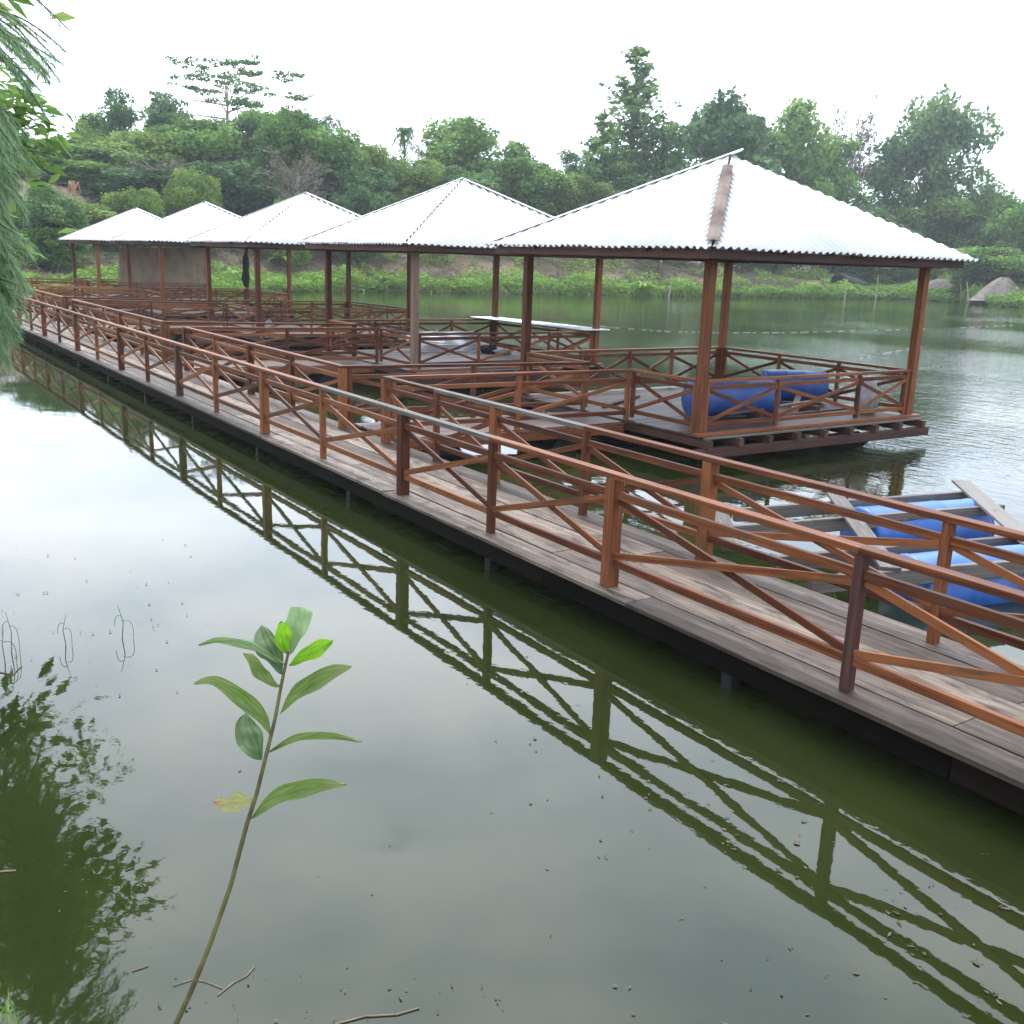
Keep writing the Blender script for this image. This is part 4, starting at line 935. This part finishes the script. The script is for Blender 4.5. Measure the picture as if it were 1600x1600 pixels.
# ------------------------------------------------------------ near trees on the left bank
def leafy_tree_left():
    """big broad-leaved tree whose crown hangs over the pond out of frame and is seen in the water"""
    global rng; rng = np.random.default_rng(77); random.seed(77)
    e = empty('acacia_tree', (0, 0, 0), 'large broad-leaved tree on the left bank, mostly seen mirrored in the near water', 'tree')
    spots = []
    for (u, v) in ((15, 1075), (70, 1090), (35, 1120), (95, 1140), (40, 1170), (150, 1160), (110, 1190), (165, 1200), (70, 1215), (20, 1230), (125, 1225),
                   (90, 1255), (30, 1290), (80, 1310), (130, 1330), (180, 1360), (215, 1385), (240, 1400), (150, 1385), (100, 1370), (50, 1350), (10, 1340),
                   (160, 1420), (110, 1430), (60, 1420), (20, 1400), (130, 1455), (90, 1480), (45, 1470), (10, 1470), (70, 1510), (30, 1525), (5, 1300), (5, 1160), (0, 1520), (60, 1270), (25, 1260), (105, 1290),
                   (-40, 1200), (-50, 1300), (-40, 1400), (-60, 1120), (-50, 1480), (15, 1380), (75, 1390), (40, 1440), (120, 1405)):
        d = 20 if (v < 1345 and u > 95) else 13.5
        if v >= 1345: d = 13.2
        if v > 1440: d = 11.5
        s_ = mirrored(u, v, d)
        while u > -30 and d < 24:                 # keep the twigs above the picture's upper edge
            q_ = s_-CP; k_ = q_.dot(CF); uu, vv = 800+FPX*q_.dot(CR)/k_, 800-FPX*q_.dot(CU)/k_
            if vv < -230 or (uu < 12 and vv < 500): break
            d += .5; s_ = mirrored(u, v, d)
        spots.append(s_)
    pts, dirs = [], []
    hub = Vector((-2.2, 14.5, 5.5))
    mb = MB(); mb.tube([(-3.6, 13.0, gz(-3.6, 13.0)-.4), (-3.4, 13.4, 2.4), (-2.8, 14, 4.3), hub, (-1.8, 15.5, 8.5)], [.30, .26, .22, .18, .08], n=10)
    for s_ in spots:
        k = s_.length and 26
        md = hub.lerp(s_, .5)+Vector((0, 0, .5)); mb.tube([hub, hub.lerp(md, .6)+Vector((random.uniform(-.2, .2),)*3), md, s_], [.06, .05, .03, .01], n=5)
        dd = (s_-md).normalized()
        far = 1.25 if (s_-CP).length > 17 else 1.0
        for q in range(34):
            off = Vector(rng.normal(size=3))*.30*far; off.z *= .7; p = s_+off-dd*random.uniform(0, .6)
            pts.append(p); v_ = (off.normalized()+dd*.8+Vector((0, 0, random.uniform(-.5, .5)))).normalized(); dirs.append(v_)
    mb.build('trunk', M['bark'], e)
    leaves_mesh('crown', [tuple(p) for p in pts], .27, M['leaf'], aspect=.40, dirs=np.array([tuple(d) for d in dirs]), parent=e)
leafy_tree_left()

def strand_tree():
    """feathery casuarina: drooping branchlets made of thin needles"""
    global rng; rng = np.random.default_rng(99); random.seed(99)
    e = empty('casuarina_tree', (0, 0, 0), 'feathery drooping needle tree overhanging the pond at the left edge', 'tree')
    mb = MB(); D = 9.0
    base = Vector((-1.7, 9.9, gz(-1.7, 9.9)-.4)); top = Vector((.15, 9.3, 8.2))
    mb.tube([base, base.lerp(top, .35)+Vector((-.1, 0, 0)), base.lerp(top, .7), top], [.13, .10, .07, .02], n=8)
    P0, dr, tn = [], [], []
    def strand(a, b, sag, n, fuzz, ln_):
        pts = []
        for k in range(n+1):
            t_ = k/n; p = a.lerp(b, t_)+Vector((0, 0, sag*math.sin(math.pi*t_*.5)*(1-t_)*2)); pts.append(p)
        mb.tube(pts, [.008*(1-.7*k/n)+.0015 for k in range(n+1)], n=4, caps=False)
        for k in range(n):
            d = (pts[k+1]-pts[k]).normalized()
            for q in range(fuzz):
                o_ = Vector(rng.normal(size=3)); v_ = (d*1.0+o_*.45+Vector((0, 0, -.55))).normalized()
                P0.append(pts[k].lerp(pts[k+1], random.random())+v_*ln_*.4); dr.append(v_); tn.append(random.random())
    # (tip pixel, start pixel) pairs, then the distance; the starts lie left of the frame on the trunk side
    def bunch(u0, v0, u1, v1, cnt, spread, sag, fuzz=15, ln_=.085):
        for k in range(cnt):
            dd = D+random.uniform(-.9, .9)
            a = at_d(u0+random.gauss(0, spread), v0+random.gauss(0, spread), dd); b = at_d(u1+random.gauss(0, spread), v1+random.gauss(0, spread*1.3), dd+random.uniform(-.2, .2))
            strand(a, b, sag, 14, int(fuzz*2.6), ln_)
    bunch(-90, 20, 60, 110, 12, 22, .15, 9)
    bunch(-80, 40, 80, 95, 6, 14, .25, 5, .07)
    bunch(-70, 90, 12, 220, 20, 24, .15, 13)
    bunch(-100, 150, 0, 320, 20, 24, .12, 13)
    bunch(-90, 210, 12, 320, 20, 20, .12, 13)
    bunch(-90, 290, 8, 410, 24, 22, .12)
    bunch(-80, 340, 0, 460, 24, 20, .10)
    bunch(-90, 400, 2, 500, 22, 18, .10)
    bunch(-70, 430, 8, 530, 20, 14, .10)
    bunch(-90, 330, 45, 390, 5, 14, .05, 5)
    bunch(-70, 440, 40, 465, 5, 10, .02, 4)
    bunch(-60, -20, 110, 20, 4, 20, .25, 3, .06)
    bunch(-90, 480, -18, 555, 14, 16, .08)
    mb.build('trunk', M['bark'], e)
    leaves_mesh('crown', [tuple(p) for p in P0], .12, M['needle'], aspect=.035, dirs=np.array([tuple(d) for d in dr]), tone=np.array(tn), parent=e)
strand_tree()
# broad-leaved twig hanging among the needles
def leafy_branch():
    global rng; rng = np.random.default_rng(5); random.seed(5)
    e = empty('broadleaf_tree', (0, 0, 0), 'small tree whose leafy twigs poke out among the needles at the left edge', 'tree')
    mb = MB(); hub = at_d(-140, 260, 11); mb.tube([(-1.9, hub.y, gz(-1.9, hub.y)-.4), (hub.x-1.0, hub.y, 1.9), hub, hub+Vector((.1, 0, 1))], [.09, .07, .05, .02], n=7)
    pts, dr = [], []
    for (u, v) in ((55, 175), (62, 200), (40, 190), (20, 160), (30, 215), (10, 200), (70, 185), (45, 160), (0, 140), (15, 235), (35, 245), (-10, 180), (50, 222), (68, 262), (85, 240), (30, 268)):
        s_ = at_d(u, v, 11); md = hub.lerp(s_, .6)+Vector((0, 0, .1)); mb.tube([hub, md, s_], [.02, .012, .004], n=4)
        for q in range(15):
            off = Vector(rng.normal(size=3))*.10; v_ = (Vector((.6, -.3, -.15))+Vector(rng.normal(size=3))*.45).normalized(); pts.append(tuple(s_+off)); dr.append(tuple(v_))
    mb.build('trunk', M['bark'], e)
    leaves_mesh('crown', pts, .17, M['leaf'], aspect=.36, dirs=np.array(dr), parent=e)
leafy_branch()

# ------------------------------------------------------------ foreground sapling
def sapling():
    random.seed(3)
    e = empty('acacia_sapling', (0, 0, 0), 'young sapling with broad upright leaves rising from the near bank in front of the water', 'sapling')
    D0 = 1.55
    st = [(262, 1640), (275, 1600), (300, 1545), (330, 1470), (360, 1385), (385, 1290), (401, 1240), (416, 1180), (430, 1122), (440, 1068), (447, 1035), (451, 1018)]
    P_ = [at_depth(u, v, D0) for u, v in st]
    root = P_[0]; g = Vector((root.x-.18, root.y-.10, gz(root.x-.18, root.y-.10)-.02))
    P_ = [g, g.lerp(root, .55)+Vector((.01, .0, .02))]+P_
    mb = MB(); mb.tube(P_, [.0065, .0056]+[.0047-.0026*k/(len(st)-1) for k in range(len(st))], n=10)
    m, t, b, o = newmat('sapling_stem'); b.inputs['Roughness'].default_value = .6
    tcn = N(t, 'ShaderNodeTexCoord'); n_ = N(t, 'ShaderNodeTexNoise'); n_.inputs['Scale'].default_value = 30; r = N(t, 'ShaderNodeValToRGB')
    r.color_ramp.elements[0].position = .35; r.color_ramp.elements[0].color = (.055, .045, .018, 1); r.color_ramp.elements[1].position = .65; r.color_ramp.elements[1].color = (.12, .13, .04, 1)
    t.links.new(tcn.outputs['Object'], n_.inputs['Vector']); t.links.new(n_.outputs['Fac'], r.inputs[0]); t.links.new(r.outputs[0], b.inputs['Base Color'])
    mb.build('stem', m, e, True)
    def lm(name, c1, c2, edge=None, tr=.3):
        m, t, b, o = newmat(name); l = t.links.new; uv = N(t, 'ShaderNodeUVMap'); uv.uv_map = 'UVMap'; sp = N(t, 'ShaderNodeSeparateXYZ'); l(uv.outputs[0], sp.inputs[0])
        wv = N(t, 'ShaderNodeMath', operation='MULTIPLY'); wv.inputs[1].default_value = 26; l(sp.outputs['Y'], wv.inputs[0])
        sn = N(t, 'ShaderNodeMath', operation='SINE'); l(wv.outputs[0], sn.inputs[0])
        nz_ = N(t, 'ShaderNodeTexNoise'); nz_.inputs['Scale'].default_value = 5; l(uv.outputs[0], nz_.inputs['Vector'])
        a_ = N(t, 'ShaderNodeMath', operation='MULTIPLY_ADD'); a_.inputs[1].default_value = .06; l(sn.outputs[0], a_.inputs[0]); l(nz_.outputs['Fac'], a_.inputs[2])
        r = N(t, 'ShaderNodeValToRGB'); r.color_ramp.elements[0].position = .28; r.color_ramp.elements[1].position = .72; r.color_ramp.elements[0].color = (*c1, 1); r.color_ramp.elements[1].color = (*c2, 1)
        l(a_.outputs[0], r.inputs[0]); col = r.outputs[0]
        if edge:
            g_ = N(t, 'ShaderNodeMapRange'); g_.inputs[1].default_value = .72; g_.inputs[2].default_value = .97; l(sp.outputs['X'], g_.inputs[0])
            mx = N(t, 'ShaderNodeMix', data_type='RGBA'); l(g_.outputs[0], mx.inputs[0]); l(col, mx.inputs[6]); mx.inputs[7].default_value = (*edge, 1); col = mx.outputs[2]
        l(col, b.inputs['Base Color']); b.inputs['Roughness'].default_value = .55; b.inputs['Specular IOR Level'].default_value = .28
        bm = N(t, 'ShaderNodeBump'); bm.inputs['Strength'].default_value = .35; bm.inputs['Distance'].default_value = .001; l(sn.outputs[0], bm.inputs['Height']); l(bm.outputs[0], b.inputs['Normal'])
        tr_ = N(t, 'ShaderNodeBsdfTranslucent'); l(col, tr_.inputs['Color']); ms = N(t, 'ShaderNodeMixShader'); ms.inputs[0].default_value = tr
        l(b.outputs[0], ms.inputs[1]); l(tr_.outputs[0], ms.inputs[2]); l(ms.outputs[0], o.inputs[0]); return m
    LM = {'pale': lm('pale_leaf', (.15, .25, .095), (.22, .32, .15)), 'mid': lm('mid_green_leaf', (.095, .17, .035), (.175, .26, .080), edge=(.24, .28, .12)), 'dark': lm('dark_leaf', (.045, .095, .030), (.11, .18, .070)),
          'new': lm('fresh_shoot', (.13, .33, .015), (.22, .46, .03), tr=.45), 'yellow': lm('withering_leaf', (.24, .33, .12), (.42, .36, .16), edge=(.42, .24, .12))}
    #  midrib pixels, width px, material, depth change to tip, roll
    LV = [([(453, 1024), (459, 1000), (466, 975), (472, 950)], 38, 'pale', .03, .1, .85), ([(449, 1020), (437, 995), (440, 969)], 13, 'dark', .02, 0, .5), ([(450, 1022), (444, 1004), (443, 985), (447, 970)], 27, 'new', -.03, 0, .5),
          ([(451, 1040), (470, 1028), (495, 1014), (521, 1000)], 25, 'new', -.02, .3, .6), ([(444, 1037), (412, 1018), (370, 1003), (338, 1001), (310, 1008)], 14, 'pale', .05, .6, .45),
          ([(441, 1053), (428, 1025), (414, 998), (408, 977)], 39, 'dark', .06, .1, .6), ([(438, 1073), (418, 1062), (400, 1038), (380, 1021)], 22, 'mid', -.03, .2, .5),
          ([(437, 1116), (458, 1088), (498, 1060), (550, 1040)], 27, 'mid', -.04, .3, .55), ([(421, 1148), (408, 1116), (368, 1082), (330, 1064), (303, 1067)], 27, 'mid', -.05, .3, .38),
          ([(409, 1187), (396, 1162), (386, 1138), (384, 1113)], 44, 'dark', .05, .1, .5), ([(418, 1176), (450, 1158), (505, 1148), (566, 1159)], 13, 'mid', .04, .7, .45),
          ([(392, 1279), (430, 1247), (482, 1228), (541, 1226)], 28, 'mid', -.04, .3, .5), ([(398, 1252), (376, 1252), (352, 1256), (333, 1253)], 27, 'yellow', -.02, .2, .4)]
    for li, (mid, wpx, mt, dz, roll, pk) in enumerate(LV):
        n, mcs = 22, 8; mp_ = [Vector((u, v, 0)) for u, v in mid]
        seg = [0]
        for k in range(len(mp_)-1): seg.append(seg[-1]+(mp_[k+1]-mp_[k]).length)
        def cr(t_):
            s_ = t_*seg[-1]
            for k in range(len(seg)-1):
                if s_ <= seg[k+1]+1e-6: break
            f = (s_-seg[k])/(seg[k+1]-seg[k]); p0 = mp_[max(k-1, 0)]; p1 = mp_[k]; p2 = mp_[k+1]; p3 = mp_[min(k+2, len(mp_)-1)]
            return .5*((2*p1)+(p2-p0)*f+(2*p0-5*p1+4*p2-p3)*f*f+(3*p1-p0-3*p2+p3)*f**3)
        mb = MB(); W_ = wpx/FPX*D0*.5
        for i in range(n+1):
            t_ = i/n; c = cr(t_); c2 = cr(min(1, t_+.02)); c1 = cr(max(0, t_-.02)); tg = (c2-c1).normalized(); dp = D0+dz*t_*t_
            p = at_depth(c.x, c.y, dp); px = at_depth(c.x-tg.y*10, c.y+tg.x*10, dp)-p; px.normalize()
            a = t_/pk if t_ < pk else (1-t_)/(1-pk); w = W_*(math.sin(min(a, 1)*math.pi/2)**(.85 if t_ > pk else 1.15))
            if li == 0: w = W_*(math.sin(min(1, t_/.8)*math.pi/2)**1.3)*(1 if t_ < .93 else .93)
            if mt == 'yellow': w *= 1+.25*math.sin(t_*19)
            for j in range(mcs+1):
                s_ = j/mcs*2-1; fold = abs(s_)*w*(.35+.25*roll)-.006*math.sin(t_*9+li)*s_*s_
                mb.v.append(p+px*(w*s_)-CF*fold*.8+CU*(.0015*math.sin(t_*14+s_*3)))
        for i in range(n):
            for j in range(mcs):
                a = i*(mcs+1)+j; q = [(i/n, j/mcs), (i/n, (j+1)/mcs), ((i+1)/n, (j+1)/mcs), ((i+1)/n, j/mcs)]
                mb.quad((a, a+1, a+mcs+2, a+mcs+1), q, .5)
        o = mb.build('leaf', LM[mt], e, True)
        if mt == 'new': tag(o, 'bright yellow-green young leaf')
        if mt == 'yellow': tag(o, 'withering yellow leaf with a torn hole')
        # leaf stalk
        b_ = cr(0); best = min(range(200), key=lambda k: (Vector((*np.array(st[0])*(1-k/199)+np.array(st[-1])*(k/199), 0))-b_).length if False else 0)
sapling()

# reeds and twigs in the near water
def reed(u, v, hpx, label, bend):
    b = at_z(u, v, ZW); k = (b-CP).length/FPX; hz = hpx*k; mb = MB(); s_ = CR
    mb.tube([b-Vector((0, 0, .2)), b, b+Vector((0, 0, hz*.5))+s_*bend*k*.3, b+Vector((0, 0, hz))+s_*bend*k*-.4], [.004, .004, .003, .0015], n=6)
    for q in range(2):
        sg = (-1, 1)[q]*k*random.uniform(9, 17); z0_ = hz*random.uniform(.45, .75)
        mb.tube([b+s_*(sg*math.sin(t_*1.9))+Vector((0, 0, max(-.02, z0_*(1-t_**2.2)+.02*math.sin(t_*3.1)))) for t_ in (0, .15, .3, .45, .6, .75, .9, 1)][:(8 if q else 6)], .0022, n=5)
    tag(mb.build('reed', M['leaf_dark'] if False else M['needle']), label, 'reed', 'reeds standing in the near water at the left')
random.seed(8)
reed(191, 998, 52, 'thin reed with a bent loop, rightmost of the three at the left', 10)
reed(103, 1008, 46, 'thin reed with a curled stem, middle of the three at the left', -8)
reed(18, 1020, 60, 'leafy reed tuft nearest the left edge', 8)
reed(8, 1035, 50, 'short reed tuft at the left edge above a floating twig', -6)
def twig(pts, r_, label):
    mb = MB(); P_ = [at_z(u, v, ZW+.004) for u, v in pts]; mb.tube(P_, r_, n=5)
    tag(mb.build('floating_twig', M['twig']), label, 'twig', 'twigs floating on the near water')
twig([(0, 1362), (25, 1360)], .004, 'short pale twig floating at the left edge in the dark reflection')
twig([(206, 1517), (222, 1512), (232, 1508)], .0025, 'small dark twig floating left of the sapling stem')
twig([(340, 1555), (365, 1535), (385, 1525), (398, 1510)], .0022, 'thin branching twig at the bottom right of the sapling stem')
twig([(525, 1600), (570, 1588), (620, 1585), (655, 1575)], .003, 'long thin twig lying in the shallows at the bottom edge')
twig([(270, 1540), (300, 1530), (320, 1533), (350, 1545)], .0018, 'twig crossing behind the foot of the sapling')
twig([(0, 1050), (20, 1054), (34, 1040)], .004, 'reddish twig floating under the leftmost reed tuft')

# floating scum, petals and bits: beyond counting
rng = np.random.default_rng(21)
pts, sz = [], []
def bits(n, box, s0, s1, band=None):
    k = 0
    while k < n:
        u, v = rng.uniform(box[0], box[2]), rng.uniform(box[1], box[3])
        if band and abs(v-(band[0]+band[1]*(u-900))) > band[2]*abs(rng.normal())*1.0: k += .2; continue
        p = at_z(u, v, ZW+.003)
        m_ = rng.integers(1, 5) if rng.uniform() < .25 else 1
        for q in range(m_): pts.append((p.x+rng.normal()*.012*(m_ > 1), p.y+rng.normal()*.012*(m_ > 1), ZW+.003)); sz.append(rng.uniform(s0, s1))
        k += 1
bits(60, (0, 850, 1600, 1600), .006, .016)
bits(150, (700, 1000, 1600, 1600), .008, .028, (1150, .62, 75))
bits(25, (900, 1150, 1600, 1600), .008, .022)
bits(50, (0, 800, 300, 1100), .008, .022)
bits(35, (250, 1520, 800, 1600), .004, .013)
pts = np.array(pts); sz = np.array(sz)
mb = MB()
for p, s_ in zip(pts, sz):
    n = 9; a0 = rng.uniform(0, 6.28); el = rng.uniform(.12, .7); i0 = len(mb.v)
    for j in range(n):
        a = 2*math.pi*j/n; x, y = s_*math.cos(a)*rng.uniform(.3, 1), s_*el*math.sin(a)*rng.uniform(.3, 1); mb.v.append(Vector((p[0]+x*math.cos(a0)-y*math.sin(a0), p[1]+x*math.sin(a0)+y*math.cos(a0), p[2]+i0*.0000021)))
    mb.quad(tuple(range(i0, i0+n)), [(0, 0)]*n, rng.uniform(0, 1))
sm_ = leafmat('floating_scum', ((.035, .028, .016), (.07, .05, .033), (.12, .09, .065)), trans=.1)
tag(mb.build('floating_debris', sm_), 'tiny brown bits floating on the near water', 'debris', kind='stuff')
# grass tufts on the near bank at the bottom left
rng = np.random.default_rng(31)
pp = []
for k in range(260):
    c = at_z(rng.uniform(-120, 30), rng.uniform(1590, 1780), ZW); z = max(gz(c.x, c.y), ZW); pp.append((c.x, c.y, z+rng.uniform(0, .12)))
d = rng.normal(size=(len(pp), 3))*.35; d[:, 2] = 1; d /= np.linalg.norm(d, axis=1)[:, None]
tag(leaves_mesh('bank_grass', pp, .14, M['leaf'], aspect=.05, dirs=d), 'grass blades on the near bank in the bottom left corner', 'grass', kind='stuff')

# ------------------------------------------------------------ haze
hz = MB()
x0, x1, y0, y1, z0, z1 = -910, 1110, -510, 1410, -4, 60
vs = [(x, y, z) for z in (z0, z1) for y in (y0, y1) for x in (x0, x1)]
hz.v = [Vector(v) for v in vs]
for f in ((0, 2, 3, 1), (4, 5, 7, 6), (0, 1, 5, 4), (1, 3, 7, 5), (3, 2, 6, 7), (2, 0, 4, 6)): hz.quad(f, [(0, 0)]*4, .5)
m = bpy.data.materials.new('haze_air'); m.use_nodes = True; t = m.node_tree; t.nodes.clear()
o_ = N(t, 'ShaderNodeOutputMaterial'); pvn = N(t, 'ShaderNodeVolumePrincipled'); pvn.inputs['Color'].default_value = (.86, .93, 1, 1); pvn.inputs['Density'].default_value = .0006; pvn.inputs['Anisotropy'].default_value = .2
t.links.new(pvn.outputs[0], o_.inputs['Volume'])
ho = hz.build('haze', m); tag(ho, kind='stuff')
